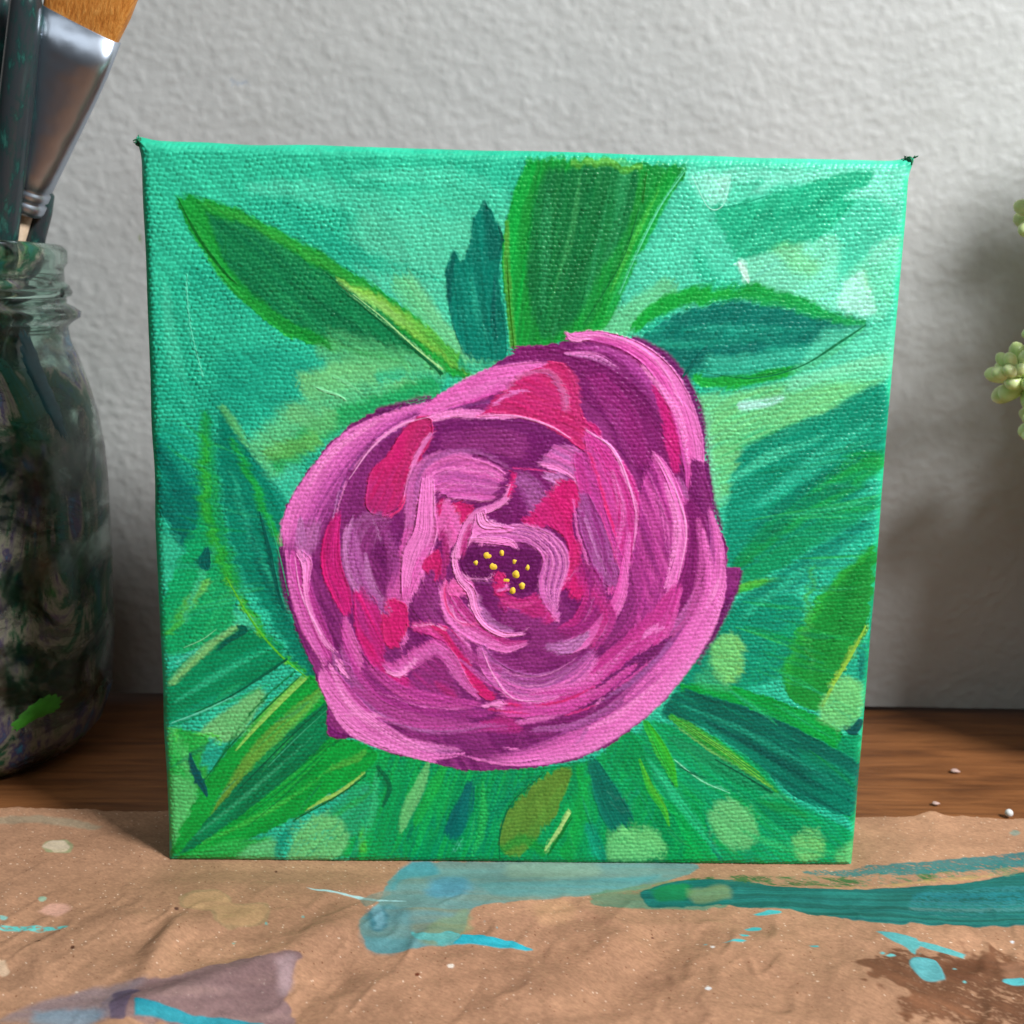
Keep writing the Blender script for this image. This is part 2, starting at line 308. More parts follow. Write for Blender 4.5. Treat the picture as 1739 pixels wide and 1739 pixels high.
# --- right mass
PL([(1250, 780), (1290, 745), (1400, 700), (1500, 655), (1500, 780), (1400, 900), (1300, 980), (1238, 960), (1232, 880)],
   [(16, 160, 128), (6, 148, 116), (0, 138, 108), (10, 150, 105)], ang=-38, fl=120, streak=.6, blur=3, op=.95, ridge=.1)
S([(1250, 960, 14), (1340, 880, 30), (1440, 810, 34), (1500, 780, 24)], [(4, 140, 84), (10, 150, 80), (20, 158, 72)], op=.8, soft=.45, streak=.6)
S([(1390, 830, 12), (1450, 790, 18), (1500, 785, 14)], [(28, 168, 70), (20, 155, 75)], op=.7, soft=.5)
S([(1450, 775, 8), (1500, 768, 8)], [(0, 128, 80)], op=.8, soft=.4)
S([(1290, 920, 10), (1380, 850, 14), (1450, 820, 8)], [(0, 120, 92)], op=.6, soft=.5)
S([(1255, 990, 18), (1350, 930, 26), (1450, 870, 24), (1490, 850, 14)], [(14, 155, 96), (4, 145, 92)], op=.85, soft=.4, streak=.6)
S([(1235, 1010, 6), (1270, 996, 10), (1330, 982, 5)], [(90, 195, 55), (40, 175, 70)], soft=.3, th=1.3)
S([(1215, 1060, 18), (1300, 1010, 24), (1400, 940, 20), (1470, 890, 10)], [(4, 140, 112), (0, 126, 104), (8, 140, 120)], op=.9, soft=.4, streak=.6)
PL([(1200, 1080), (1260, 1030), (1350, 1010), (1360, 1060), (1320, 1150), (1200, 1180), (1150, 1170)], [(0, 148, 112), (2, 140, 110), (10, 155, 105)], ang=-50, fl=90, op=.95, blur=3, ridge=.1)
# vertical leaf lower right
PL([(1492, 920), (1482, 1010), (1462, 1090), (1420, 1160), (1395, 1205), (1350, 1195), (1325, 1150), (1345, 1100), (1370, 1040), (1430, 970)],
   [(14, 150, 60), (22, 142, 56), (30, 150, 62)], ang=-62, fl=120, streak=.6, th=1.1)
S([(1480, 930, 6), (1420, 985, 9), (1375, 1050, 10), (1340, 1120, 9), (1335, 1170, 6)], [(50, 175, 60), (24, 165, 60)], op=.85, soft=.4)
S([(1470, 1060, 2), (1445, 1110, 4), (1415, 1160, 4.5), (1395, 1200, 3)], [(150, 200, 60), (130, 190, 60)], th=1.8, soft=.3)
S([(1485, 1020, 6), (1475, 1100, 8), (1462, 1180, 8)], [(10, 155, 110), (0, 140, 110)], op=.9, soft=.4)
S([(1466, 1095, 4), (1462, 1130, 6), (1460, 1160, 3)], [(0, 105, 95)], op=.8)
PL([(1155, 1160), (1240, 1165), (1340, 1195), (1420, 1235), (1458, 1290), (1400, 1275), (1320, 1250), (1240, 1200), (1160, 1180)],
   [(12, 165, 75), (0, 158, 62), (10, 160, 80)], ang=16, fl=120, streak=.5, th=1.1)
PL([(1440, 1240), (1462, 1260), (1452, 1400), (1400, 1310)], [(0, 150, 100), (4, 158, 92)], ang=60)
PL([(1395, 1195), (1430, 1150), (1465, 1165), (1458, 1215), (1430, 1235), (1390, 1222)], [(120, 208, 125), (105, 200, 120)], ang=-50, blur=4, dry=.32, ridge=.2, th=1.2)
S([(1430, 1232, 4), (1448, 1240, 10), (1460, 1225, 10)], [(0, 92, 84), (0, 78, 78)], th=1.5)
PL([(1130, 1195), (1160, 1172), (1250, 1195), (1350, 1235), (1462, 1300), (1452, 1378), (1425, 1385), (1395, 1372), (1345, 1350), (1275, 1290), (1190, 1235), (1125, 1220)],
   [(0, 112, 92), (0, 100, 84), (0, 128, 100), (0, 108, 90)], ang=30, fl=120, streak=.7, th=1.2, ragged=3)
S([(1180, 1180, 3), (1290, 1215, 3), (1380, 1255, 2)], [(0, 84, 72)], op=.8)
S([(1360, 1285, 10), (1420, 1310, 16), (1450, 1330, 12)], [(10, 150, 112), (0, 138, 104)], op=.7, soft=.5, dry=.25)
# lower right streaks
PL([(1100, 1225), (1190, 1240), (1290, 1300), (1340, 1355), (1420, 1395), (1450, 1420), (1448, 1466), (1180, 1466), (1110, 1380), (1060, 1290)],
   [(4, 155, 88), (0, 165, 95), (10, 158, 105), (4, 160, 80)], ang=35, fl=100, streak=.7, op=.97, blur=2)
S([(1135, 1215, 6), (1200, 1255, 12), (1270, 1305, 10), (1320, 1345, 3)], [(30, 165, 50), (80, 185, 50), (30, 150, 60)], streak=.8, dry=.15)
S([(1150, 1235, 2), (1230, 1290, 3), (1310, 1335, 2)], [(140, 200, 80)], op=.6, dry=.2)
S([(1140, 1255, 8), (1230, 1305, 17), (1310, 1345, 8)], [(14, 140, 88), (30, 155, 100), (8, 135, 84)], streak=.7, op=.9)
S([(1215, 1290, 1.4), (1260, 1315, 2), (1310, 1345, 2.5)], [(0, 90, 60)], th=2)
S([(1145, 1290, 1.6), (1190, 1325, 1.6), (1240, 1345, 1.2)], [(120, 220, 170)], op=.7, th=2)
S([(1150, 1298, 1.6), (1175, 1312, 2), (1200, 1320, 1.2)], [(0, 100, 70)], th=2)
S([(1260, 1360, 8), (1320, 1370, 12), (1370, 1385, 6)], [(14, 155, 70), (30, 150, 80)], op=.8, soft=.5)
S([(1290, 1355, 3), (1320, 1350, 6), (1350, 1362, 3)], [(60, 185, 120)], op=.7, soft=.5)
S([(1095, 1225, 6), (1115, 1260, 12), (1135, 1300, 12), (1148, 1335, 4)], [(50, 185, 40), (20, 170, 60), (60, 190, 50)], streak=.7)
S([(1085, 1290, 5), (1105, 1340, 11), (1125, 1370, 10), (1135, 1400, 4)], [(30, 170, 60), (80, 190, 50)], streak=.7)
S([(1120, 1315, 1.2), (1145, 1332, 2)], [(0, 90, 50)], th=2)
PL([(1130, 1360), (1190, 1370), (1205, 1466), (1120, 1466)], [(0, 158, 90), (4, 165, 70)], ang=70)
S([(1200, 1390, 2), (1207, 1430, 4), (1225, 1462, 5)], [(0, 118, 98)], op=.8)
# bottom middle
PL([(600, 1262), (720, 1290), (850, 1305), (1000, 1290), (1070, 1240), (1110, 1330), (1130, 1466), (600, 1466), (590, 1380)],
   [(0, 150, 84), (6, 160, 80), (0, 148, 96), (10, 165, 80)], ang=108, fl=90, fw=10, streak=1.0, op=.98)
S([(1005, 1290, 10), (1030, 1350, 26), (1055, 1400, 30)], [(0, 120, 96), (0, 105, 90), (4, 125, 100)], streak=.8, th=1.3)
S([(1030, 1345, 2), (1055, 1355, 2), (1078, 1350, 1.5)], [(80, 150, 130)], op=.4)
S([(1035, 1365, 2), (1055, 1374, 2), (1080, 1368, 1.5)], [(80, 150, 130)], op=.35)
S([(985, 1300, 8), (990, 1380, 16), (960, 1455, 20)], [(10, 165, 80), (20, 172, 60)], op=.8, soft=.4)
S([(1000, 1400, 14), (1020, 1455, 18)], [(0, 150, 115), (20, 165, 130)], op=.8, soft=.5)
PL([(1030, 1415), (1080, 1402), (1120, 1420), (1130, 1452), (1080, 1462), (1035, 1458)], [(120, 208, 120), (110, 200, 125)], ang=10, blur=4, dry=.36, ridge=.2)
PL([(1210, 1370), (1240, 1355), (1285, 1400), (1280, 1435), (1240, 1440), (1205, 1395)], [(105, 195, 125), (100, 190, 120)], ang=40, blur=4, dry=.36, ridge=.2)
PL([(1350, 1420), (1375, 1405), (1400, 1425), (1392, 1455), (1362, 1462), (1346, 1440)], [(120, 200, 110), (110, 190, 110)], ang=60, blur=4, dry=.36, ridge=.2)
PL([(1425, 1440), (1448, 1430), (1446, 1466), (1420, 1466)], [(100, 200, 120)], blur=4, dry=.25, ridge=.2)
PL([(1225, 1080), (1255, 1082), (1262, 1120), (1250, 1155), (1220, 1160), (1208, 1120), (1210, 1095)], [(130, 212, 115), (112, 205, 120)], ang=90, blur=3, th=1.3, dry=.32, ridge=.3)
PL([(1205, 1120), (1225, 1150), (1240, 1175), (1180, 1160)], [(60, 180, 120)], op=.6, blur=4, ridge=0)
PL([(972, 1300), (925, 1318), (870, 1368), (850, 1400), (850, 1440), (885, 1450), (920, 1410), (955, 1365)], [(70, 130, 20), (98, 142, 18), (84, 150, 30)], ang=-50, fl=100, th=1.5)
S([(925, 1312, 1.5), (872, 1360, 2), (850, 1410, 2), (848, 1460, 1.2)], [(0, 100, 60)], th=2.2)
S([(850, 1440, 10), (890, 1425, 14), (930, 1450, 12)], [(20, 150, 50)], op=.7, soft=.5)
S([(930, 1435, 10), (970, 1380, 16), (1000, 1320, 10)], [(0, 165, 85), (20, 175, 75)], op=.8, soft=.4)
S([(925, 1445, 2), (948, 1410, 4), (968, 1380, 3)], [(160, 210, 120), (190, 220, 130)], th=2.2)
S([(930, 1452, 2), (952, 1415, 4), (972, 1385, 2)], [(10, 130, 50)], th=2)
S([(800, 1330, 8), (790, 1365, 18), (772, 1405, 20), (765, 1420, 16)], [(0, 116, 104), (0, 100, 96)], th=1.4, soft=.2)
S([(728, 1295, 5), (712, 1335, 13), (690, 1380, 14), (682, 1410, 6)], [(110, 195, 120), (95, 190, 110)], soft=.35, th=1.3, dry=.12)
S([(745, 1300, 3), (720, 1360, 4), (690, 1430, 4)], [(0, 115, 80)], op=.8)
S([(760, 1290, 8), (735, 1340, 14), (705, 1400, 10)], [(30, 178, 70), (20, 170, 70)], op=.8, soft=.4, streak=.8)
S([(612, 1395, 5), (614, 1430, 9), (618, 1450, 5)], [(70, 190, 60)], op=.85, soft=.4)
S([(640, 1300, 5), (660, 1335, 6), (650, 1370, 3)], [(0, 105, 65)], op=.85, th=1.5)
S([(690, 1300, 8), (660, 1400, 22), (640, 1460, 20)], [(0, 150, 88), (4, 160, 80)], op=.85, soft=.4)
S([(770, 1440, 3), (785, 1430, 3)], [(90, 210, 170)], op=.7)
# --- left side
PL([(262, 735), (300, 760), (340, 830), (352, 900), (325, 940), (295, 905), (270, 850)], [(0, 125, 106), (0, 112, 98), (4, 132, 110)], ang=65, fl=100, streak=.7, th=1.2)
PL([(262, 740), (300, 720), (350, 790), (345, 850)], [(10, 155, 125), (20, 165, 135)], ang=60, op=.7, blur=6, ridge=0)
PL([(275, 900), (310, 930), (280, 1000), (278, 960)], [(50, 195, 150)], ang=60, blur=2)
PL([(345, 860), (380, 960), (395, 1060), (285, 1110), (276, 1020), (310, 940)], [(14, 172, 110), (10, 165, 100), (30, 175, 105)], ang=-62, fl=100, streak=.6)
S([(352, 930, 4), (348, 955, 14), (352, 966, 8)], [(0, 92, 84), (0, 104, 92)], th=1.3)
S([(355, 985, 8), (325, 1020, 12), (290, 1075, 8)], [(95, 195, 110), (100, 195, 80)], cols2=[(60, 185, 80)], dry=.12, soft=.35)
S([(350, 700, 10), (352, 800, 22), (365, 900, 24), (400, 1000, 20)], [(10, 150, 90), (30, 165, 70), (20, 155, 90)], op=.9, soft=.35, streak=.7)
PL([(376, 690), (400, 720), (460, 830), (488, 900), (490, 980), (520, 1080), (545, 1165), (500, 1120), (450, 1040), (405, 960), (380, 860), (368, 760)],
   [(6, 140, 110), (0, 130, 104), (4, 138, 106)], ang=68, fl=120, streak=.6, th=1.1)
S([(395, 745, 6), (420, 800, 9), (450, 870, 9), (480, 930, 6)], [(20, 165, 70), (30, 172, 70)], op=.9, soft=.35)
S([(380, 692, 8), (398, 720, 10), (420, 760, 6)], [(105, 190, 110), (70, 180, 110)], op=.8, soft=.4)
S([(400, 740, 5), (440, 800, 12), (480, 860, 14), (495, 900, 8)], [(0, 130, 108), (0, 140, 112)], op=.8, soft=.4)
S([(350, 740, 5), (350, 850, 10), (385, 970, 9), (430, 1050, 8), (480, 1110, 8), (520, 1145, 4)], [(20, 160, 60), (50, 180, 50), (30, 165, 60)], soft=.3, th=1.3, streak=.7)
S([(385, 980, 2), (430, 1060, 3), (490, 1125, 3)], [(110, 200, 40)], op=.8, th=1.8)
S([(440, 870, 2), (455, 930, 4), (470, 1000, 5), (482, 1035, 3)], [(0, 82, 72), (0, 96, 84)], th=2)
S([(455, 880, 1.2), (478, 960, 1.4), (490, 1010, 1.2)], [(40, 175, 120)], th=2.2, op=.8)
S([(500, 1060, 5), (525, 1110, 10), (545, 1160, 8)], [(0, 100, 84), (0, 112, 92)], op=.9)
S([(325, 794, 1.5), (340, 820, 3), (342, 830, 1.5)], [(0, 110, 90)], th=2)
S([(395, 990, 3), (402, 1010, 4)], [(0, 110, 85)], op=.8)
PL([(400, 1035), (430, 1055), (430, 1075), (395, 1060)], [(70, 200, 150)], blur=4, op=.7, ridge=0)
PL([(283, 1150), (330, 1110), (400, 1065), (450, 1080), (488, 1118), (420, 1168), (340, 1215), (286, 1228)],
   [(2, 150, 96), (0, 140, 90), (10, 155, 110)], ang=-28, fl=130, streak=.6, th=1.2)
S([(400, 1062, 6), (345, 1105, 11), (290, 1160, 8)], [(120, 195, 115), (130, 200, 120), (50, 180, 130)], dry=.1, soft=.3)
S([(402, 1063, 3), (415, 1070, 7), (385, 1090, 5), (370, 1105, 2)], [(0, 100, 80), (0, 92, 76)], th=1.2)
S([(300, 1125, 2), (345, 1095, 2)], [(100, 225, 190)], op=.7)
S([(488, 1119, 3), (450, 1145, 3), (395, 1180, 1.8), (330, 1210, 1.2)], [(0, 88, 60), (0, 110, 80)], th=2)
S([(400, 1182, 1.2), (340, 1210, 2), (295, 1226, 1.6)], [(70, 200, 165)], th=2, op=.8)
PL([(440, 1165), (450, 1185), (400, 1255), (345, 1252), (350, 1230), (400, 1195)], [(100, 185, 115), (115, 198, 125), (105, 195, 120)], ang=-50, blur=3, dry=.1, ridge=.2)
PL([(285, 1232), (345, 1245), (350, 1262), (345, 1300), (380, 1285), (330, 1360), (295, 1440), (286, 1440)], [(50, 180, 80), (20, 175, 70), (80, 195, 105)], ang=80, fl=60, streak=.8)
PL([(290, 1310), (330, 1330), (330, 1370), (300, 1420), (288, 1420)], [(95, 200, 115), (85, 195, 110)], ang=90, blur=5, op=.9, ridge=0)
S([(285, 1235, 2), (300, 1238, 3), (300, 1260, 2)], [(80, 215, 90)], th=2.5)
S([(330, 1242, 2), (360, 1250, 3), (380, 1262, 2)], [(90, 215, 80)], th=2.5)
PL([(345, 1275), (400, 1265), (390, 1290), (355, 1310)], [(30, 170, 140)], blur=2)
S([(322, 1278, 2), (332, 1310, 8), (345, 1335, 8), (350, 1350, 3)], [(0, 92, 90), (0, 80, 84)], th=1.3)
PL([(548, 1155), (508, 1150), (445, 1212), (388, 1272), (345, 1330), (310, 1400), (292, 1455), (340, 1430), (400, 1390), (470, 1310), (520, 1250), (552, 1200)],
   [(6, 155, 60), (16, 165, 55), (10, 158, 62)], ang=-50, fl=130, streak=.7, th=1.3)
S([(518, 1148, 5), (480, 1180, 6), (440, 1220, 6), (400, 1270, 4)], [(150, 215, 90), (120, 205, 90), (60, 185, 60)], cols2=[(30, 175, 60)], th=1.4, dry=.1)
S([(500, 1140, 2), (440, 1195, 2.5), (390, 1262, 2.5), (350, 1330, 1.5)], [(0, 120, 55)], th=2)
S([(545, 1175, 10), (500, 1215, 16), (450, 1265, 18), (400, 1330, 16), (350, 1405, 5)], [(70, 175, 90), (90, 180, 70), (100, 165, 60)], cols2=[(110, 155, 30), (104, 150, 16), (90, 160, 50)], soft=.3, th=1.3, streak=.6)
S([(555, 1195, 3), (510, 1240, 5), (470, 1285, 4), (430, 1330, 2)], [(70, 190, 150), (90, 200, 160)], dry=.2, soft=.5)
PL([(556, 1190), (566, 1262), (505, 1325), (430, 1385), (370, 1425), (305, 1452), (335, 1410), (385, 1350), (440, 1290), (498, 1235)],
   [(2, 130, 78), (0, 118, 74), (4, 138, 84)], ang=-42, fl=140, streak=.8, th=1.2)
S([(552, 1198, 1.2), (500, 1245, 1.6), (450, 1295, 1.6), (400, 1345, 1.2)], [(0, 90, 60)], th=2)
PL([(566, 1246), (630, 1268), (642, 1288), (618, 1312), (570, 1345), (500, 1388), (430, 1420), (360, 1446), (298, 1458), (350, 1425), (430, 1368), (510, 1300)],
   [(8, 152, 66), (0, 160, 50), (10, 168, 52), (4, 160, 60)], ang=-28, fl=140, streak=.7, th=1.3)
S([(580, 1255, 3), (500, 1300, 3), (420, 1360, 2)], [(0, 112, 64)], op=.7)
S([(620, 1275, 6), (600, 1290, 8), (560, 1305, 5)], [(90, 180, 30), (60, 170, 40)], op=.7, dry=.15)
S([(618, 1312, 1.6), (575, 1345, 3.5), (520, 1375, 2)], [(170, 215, 110), (140, 200, 80)], th=2)
S([(622, 1314, 1.6), (570, 1352, 2), (500, 1390, 2)], [(0, 105, 45)], th=2)
PL([(560, 1370), (620, 1330), (640, 1370), (600, 1420), (550, 1400)], [(60, 185, 140), (30, 170, 110), (50, 180, 130)], ang=-40, blur=5, op=.9, ridge=0)
S([(540, 1400, 6), (590, 1370, 8), (635, 1340, 6)], [(30, 170, 90), (50, 180, 80)], op=.7, soft=.5)
PL([(300, 1456), (380, 1430), (460, 1420), (440, 1462), (300, 1462)], [(20, 165, 75), (50, 180, 80)], ang=-10, blur=4, ridge=0)
PL([(430, 1430), (470, 1425), (470, 1460), (400, 1462)], [(105, 205, 135), (90, 195, 120)], ang=0, blur=5, op=.9, ridge=0)
S([(470, 1455, 8), (480, 1425, 12), (500, 1400, 8)], [(0, 155, 125)], op=.8, soft=.5)
PL([(500, 1420), (545, 1380), (585, 1400), (590, 1430), (565, 1458), (495, 1460)], [(115, 208, 125), (110, 205, 130)], ang=-30, blur=3, ridge=.2, th=1.2, dry=.36)
# --- the flower: dark silhouette
PL([(478, 905), (485, 860), (525, 795), (575, 735), (625, 703), (720, 681), (800, 642), (860, 606), (900, 590), (960, 578), (1000, 562), (1060, 575), (1125, 612), (1165, 652), (1190, 705), (1197, 760), (1207, 830), (1218, 885), (1236, 925), (1236, 964), (1256, 966), (1252, 992), (1236, 1025), (1210, 1075), (1180, 1122), (1130, 1190), (1060, 1250), (1000, 1285), (930, 1302), (850, 1309), (780, 1308), (720, 1292), (650, 1277), (600, 1252), (556, 1249), (553, 1195), (530, 1135), (500, 1062), (484, 985)],
   [V1, (118, 26, 104), V2, V1], ang=60, fl=90, streak=.7, th=1.6, ragged=3.2, soft=2)
# dark rim drybrushed over the green
for a in ([(640, 700), (690, 688), (730, 676)], [(1075, 575), (1140, 615), (1185, 690), (1200, 790)], [(1198, 790), (1208, 850), (1222, 900)], [(480, 930), (482, 980), (495, 1040)], [(1255, 968), (1248, 1000), (1215, 1070), (1180, 1125)]):
    S(a, [V2, (90, 25, 90)], w=11, dry=.42, soft=.5, ridge=0, th=.8)
PL([(1228, 962), (1258, 964), (1254, 992), (1236, 1022), (1222, 1010)], [V1, (120, 30, 110)], ang=30, smooth=False, th=1.5)
# broad purples with streaks inside
S([(870, 600, 14), (960, 620, 30), (1060, 690, 42), (1120, 790, 40), (1130, 880, 26)], [(118, 26, 100), (136, 36, 112), (120, 26, 104)], streak=.8, th=1.0, ridge=.2)
S([(1000, 640, 5), (1060, 700, 8), (1090, 760, 5)], [(170, 40, 130)], op=.5, dry=.2, soft=.6, ridge=0)
# left outer petal
S([(735, 688, 9), (660, 718, 18), (590, 775, 32), (535, 850, 40), (505, 910, 36), (492, 945, 22)], [V1, (150, 60, 138), (214, 96, 186), P1, P1], th=1.6, streak=.28, fade=(0, .12), ragged=.6)
S([(540, 880, 12), (520, 915, 26), (512, 950, 18)], [LC, (196, 110, 180), (170, 70, 150)], dry=.38, soft=.4, fade=(.2, .3), fr=16)
S([(700, 715, 6), (640, 750, 8), (600, 800, 10), (575, 860, 12)], [(140, 60, 140), (122, 60, 130)], op=.75, soft=.5, ridge=0)
S([(738, 706, 4), (680, 722, 4), (630, 760, 3.5), (590, 815, 2.2), (568, 885, 1.6)], [P0, P1], th=3, streak=.3)
S([(576, 830, 1.4), (566, 880, 1.6), (562, 900, 1.2)], [LL], th=2.6)
S([(640, 790, 20), (600, 850, 26), (590, 880, 10)], [V1, V2], op=.8, soft=.4)
# top left pink
S([(712, 704, 7), (770, 676, 20), (830, 650, 25), (890, 632, 18), (950, 620, 6)], [P1, (232, 100, 190), P1, P2], th=1.8, streak=.35)
S([(730, 708, 3), (790, 690, 4), (850, 680, 3)], [(130, 60, 130)], op=.7)
S([(725, 712, 8), (770, 702, 8), (820, 706, 9), (880, 705, 7)], [P1, P0], th=1.6, dry=.05)
# dark band below the red arcs
PL([(735, 722), (790, 712), (850, 712), (920, 722), (990, 755), (985, 790), (930, 800), (870, 800), (800, 770), (735, 775), (720, 750)],
   [(128, 40, 116), (118, 28, 106), V2], ang=8, fl=120, streak=.6, th=1.3)
# red arcs
PL([(815, 706), (850, 668), (878, 640), (920, 620), (955, 616), (978, 650), (990, 705), (1012, 735), (990, 765), (960, 745), (905, 716), (850, 704)],
   [(210, 44, 106), (198, 46, 122), (212, 34, 104)], ang=20, fl=60, streak=.6, th=1.8)
S([(855, 668, 2), (885, 640, 4), (930, 632, 5), (958, 665, 7), (962, 700, 5)], [LL, (216, 90, 150), LC], th=1.8, streak=.6, dry=.12)
S([(835, 690, 2.5), (870, 668, 4), (900, 664, 2)], [P1], th=2)
S([(955, 618, 4), (975, 650, 9), (980, 700, 8), (985, 725, 4)], [(200, 60, 120), MG], op=.8, streak=.6)
S([(812, 707, 2), (870, 706, 2.5), (930, 722, 2.5), (970, 745, 2)], [(240, 90, 160)], th=3)
S([(990, 720, 8), (1010, 735, 12), (1015, 765, 8)], [MG, (190, 40, 110)], th=1.4, ragged=1)
# outer right light arc
S([(962, 572, 6), (1005, 570, 10), (1060, 583, 13), (1110, 615, 17), (1145, 665, 22), (1168, 730, 24), (1178, 790, 20), (1172, 830, 8)], [P1, P1, (226, 90, 180), (190, 70, 160)], th=2.6, streak=.3)
S([(975, 590, 4), (1040, 600, 10), (1090, 640, 16), (1128, 700, 16), (1145, 750, 8)], [(214, 100, 186), (170, 60, 150), V1], op=.85, dry=.3, soft=.5, ridge=0)
S([(985, 577, 1.6), (1050, 592, 2), (1100, 630, 2), (1140, 690, 2), (1152, 750, 1.4)], [(170, 50, 130)], th=1, op=.8)
S([(990, 568, 2), (1060, 577, 2.6), (1120, 618, 2.6), (1160, 690, 2)], [P0], th=3, op=.8)
S([(962, 566, 4), (975, 574, 8), (1000, 572, 6)], [P1, P0], th=3.4, ragged=1)
S([(1110, 655, 5), (1130, 700, 12), (1143, 760, 15), (1148, 800, 8)], [MG, (206, 36, 130), (180, 34, 120)], th=1.3, soft=.3)
S([(1150, 810, 6), (1160, 840, 12), (1172, 850, 7)], [LC, P2], dry=.3)
PL([(1175, 780), (1195, 790), (1212, 870), (1200, 880), (1170, 850)], [V1, (112, 24, 100)], ang=75)
# magenta drop upper left
S([(640, 735, 2), (618, 800, 22), (612, 860, 26)], [V1, V2], op=.7, soft=.5)
PL([(735, 712), (722, 706), (702, 712), (676, 740), (660, 768), (642, 786), (626, 806), (619, 855), (634, 876), (662, 872), (682, 855), (694, 825), (712, 790), (735, 740)],
   [(196, 46, 116), (210, 32, 104), (190, 44, 122)], ang=-65, fl=50, streak=.5, th=1.9, ridge=1.0, grad=[(730, 715), (640, 860)])
S([(725, 722, 10), (700, 760, 12), (680, 805, 10), (670, 850, 6)], [(176, 44, 116), (200, 40, 110)], op=.75, soft=.5, streak=.6)
S([(732, 736, 4), (708, 775, 5), (695, 815, 5), (686, 855, 3)], [P1, (236, 130, 200)], th=3, streak=.4)
S([(632, 872, 2), (660, 876, 3), (682, 862, 2.5), (692, 830, 1.4)], [(240, 60, 130)], th=3.6)
# lilac area, left centre (streaks sweeping down)
S([(660, 880, 10), (625, 900, 30), (610, 950, 34), (635, 1010, 30), (680, 1050, 12)], [(142, 54, 126), V1, (170, 92, 158), (158, 76, 146)], streak=.9, fr=14, th=1.2)
S([(600, 860, 4), (590, 920, 10), (605, 985, 14), (640, 1035, 12), (670, 1060, 5)], [LC, LL, (196, 110, 180)], dry=.35, fr=12, streak=.8, th=1.4)
S([(632, 880, 1.2), (648, 920, 1.8), (668, 945, 1)], [LL], th=3)
PL([(640, 920), (690, 905), (685, 980), (660, 1020), (640, 1000), (615, 960)], [V2, (110, 26, 100), V1], ang=50, blur=4, op=.85)
PL([(590, 800), (620, 790), (615, 850), (585, 900), (575, 880)], [V1, V2], ang=-65)
# magenta strip left
S([(575, 872, 4), (563, 915, 16), (563, 965, 20), (580, 1010, 19), (590, 1045, 8)], [MG, (220, 34, 130), (186, 40, 128), (216, 26, 112)], th=1.8, streak=.5)
S([(566, 885, 5), (556, 930, 8), (556, 960, 5)], [(176, 30, 110)], op=.6, soft=.5)
# inner left pale column
S([(800, 800, 26), (760, 792, 30), (722, 812, 28), (706, 860, 20), (700, 900, 14)], [(206, 90, 170), LC, (226, 110, 192), (190, 90, 165), (200, 100, 175)], th=1.8, fr=14, streak=.7)
S([(700, 900, 14), (690, 960, 22), (672, 1010, 20), (655, 1030, 8)], [(190, 86, 160), (214, 96, 176), (200, 80, 165)], th=1.5, streak=.7, fr=12)
PL([(752, 850), (768, 852), (790, 885), (782, 912), (765, 932), (744, 912), (741, 880)], [P1, (222, 90, 170)], ang=70, th=1.5)
PL([(768, 852), (806, 862), (785, 890)], [RD, (222, 40, 90)], ang=60, th=1.5)
PL([(742, 852), (754, 850), (745, 885)], [MG, RD], ang=60, th=1.4)
S([(862, 832, 20), (835, 822, 34), (795, 814, 42), (755, 810, 40), (730, 820, 26)], [(222, 100, 184), (206, 92, 176), (176, 84, 160), (220, 96, 180), P1], th=2.1, fr=18, streak=.6)
S([(868, 800, 2), (820, 770, 5), (760, 770, 6), (715, 800, 5), (705, 850, 3)], [LC, (160, 70, 146)], th=1.2, op=.8, fr=8)
for k in range(6):
    o = k*12.5
    S([(866-o*.1, 812+o*.55, 1.4), (825, 792+o*.95, 1.8), (780, 784+o*.98, 1.6), (738+o*.1, 800+o*.9, 1.2)], [P0 if k % 2 else (160, 66, 150)], op=.75, th=1.8, dry=.1)
S([(726, 815, 12), (724, 865, 17), (722, 905, 22), (706, 945, 25), (694, 985, 15), (688, 1030, 5)], [P0, P1, (240, 130, 206), P1], th=4.0, streak=.35, ridge=1.3)
S([(742, 860, 3), (738, 900, 5), (728, 935, 4), (712, 960, 2)], [(214, 80, 165), P1], th=1.2, op=.8)
S([(690, 1000, 8), (684, 1050, 9), (688, 1085, 6), (680, 1100, 3)], [P1, (222, 84, 176)], th=2.2, ragged=1)
S([(735, 925, 7), (715, 960, 12), (706, 995, 10), (690, 1020, 4)], [P1, (226, 96, 184)], th=1.8, ragged=1)
# small magenta by the curl
PL([(720, 950), (745, 935), (752, 960), (740, 990), (725, 975), (715, 965)], [RD, MG], ang=60, th=1.6)
S([(750, 900, 5), (758, 945, 8), (750, 985, 5)], [(178, 50, 124), (160, 40, 120)])
PL([(715, 990), (738, 966), (742, 990), (770, 1050), (830, 1110), (900, 1125), (880, 1150), (800, 1140), (760, 1080), (720, 1060), (700, 1030)], [(136, 40, 118), V1, (120, 30, 110)], ang=50, th=1.3)
# lower swirl, pinks
S([(752, 995, 8), (765, 1025, 20), (785, 1055, 24), (820, 1080, 20), (860, 1098, 14), (895, 1092, 6)], [(206, 60, 150), (170, 50, 128), P1, P1], th=1.8, streak=.5, fr=12)
PL([(765, 985), (800, 985), (800, 1010), (760, 1012)], [P1, (240, 90, 170)], ang=10, th=1.8)
S([(758, 985, 3), (754, 1010, 4), (762, 1040, 4), (790, 1062, 3), (815, 1058, 2)], [(232, 40, 110), P1], th=3)
S([(768, 1030, 1.5), (775, 1052, 2), (795, 1060, 1.5)], [P0], th=3)
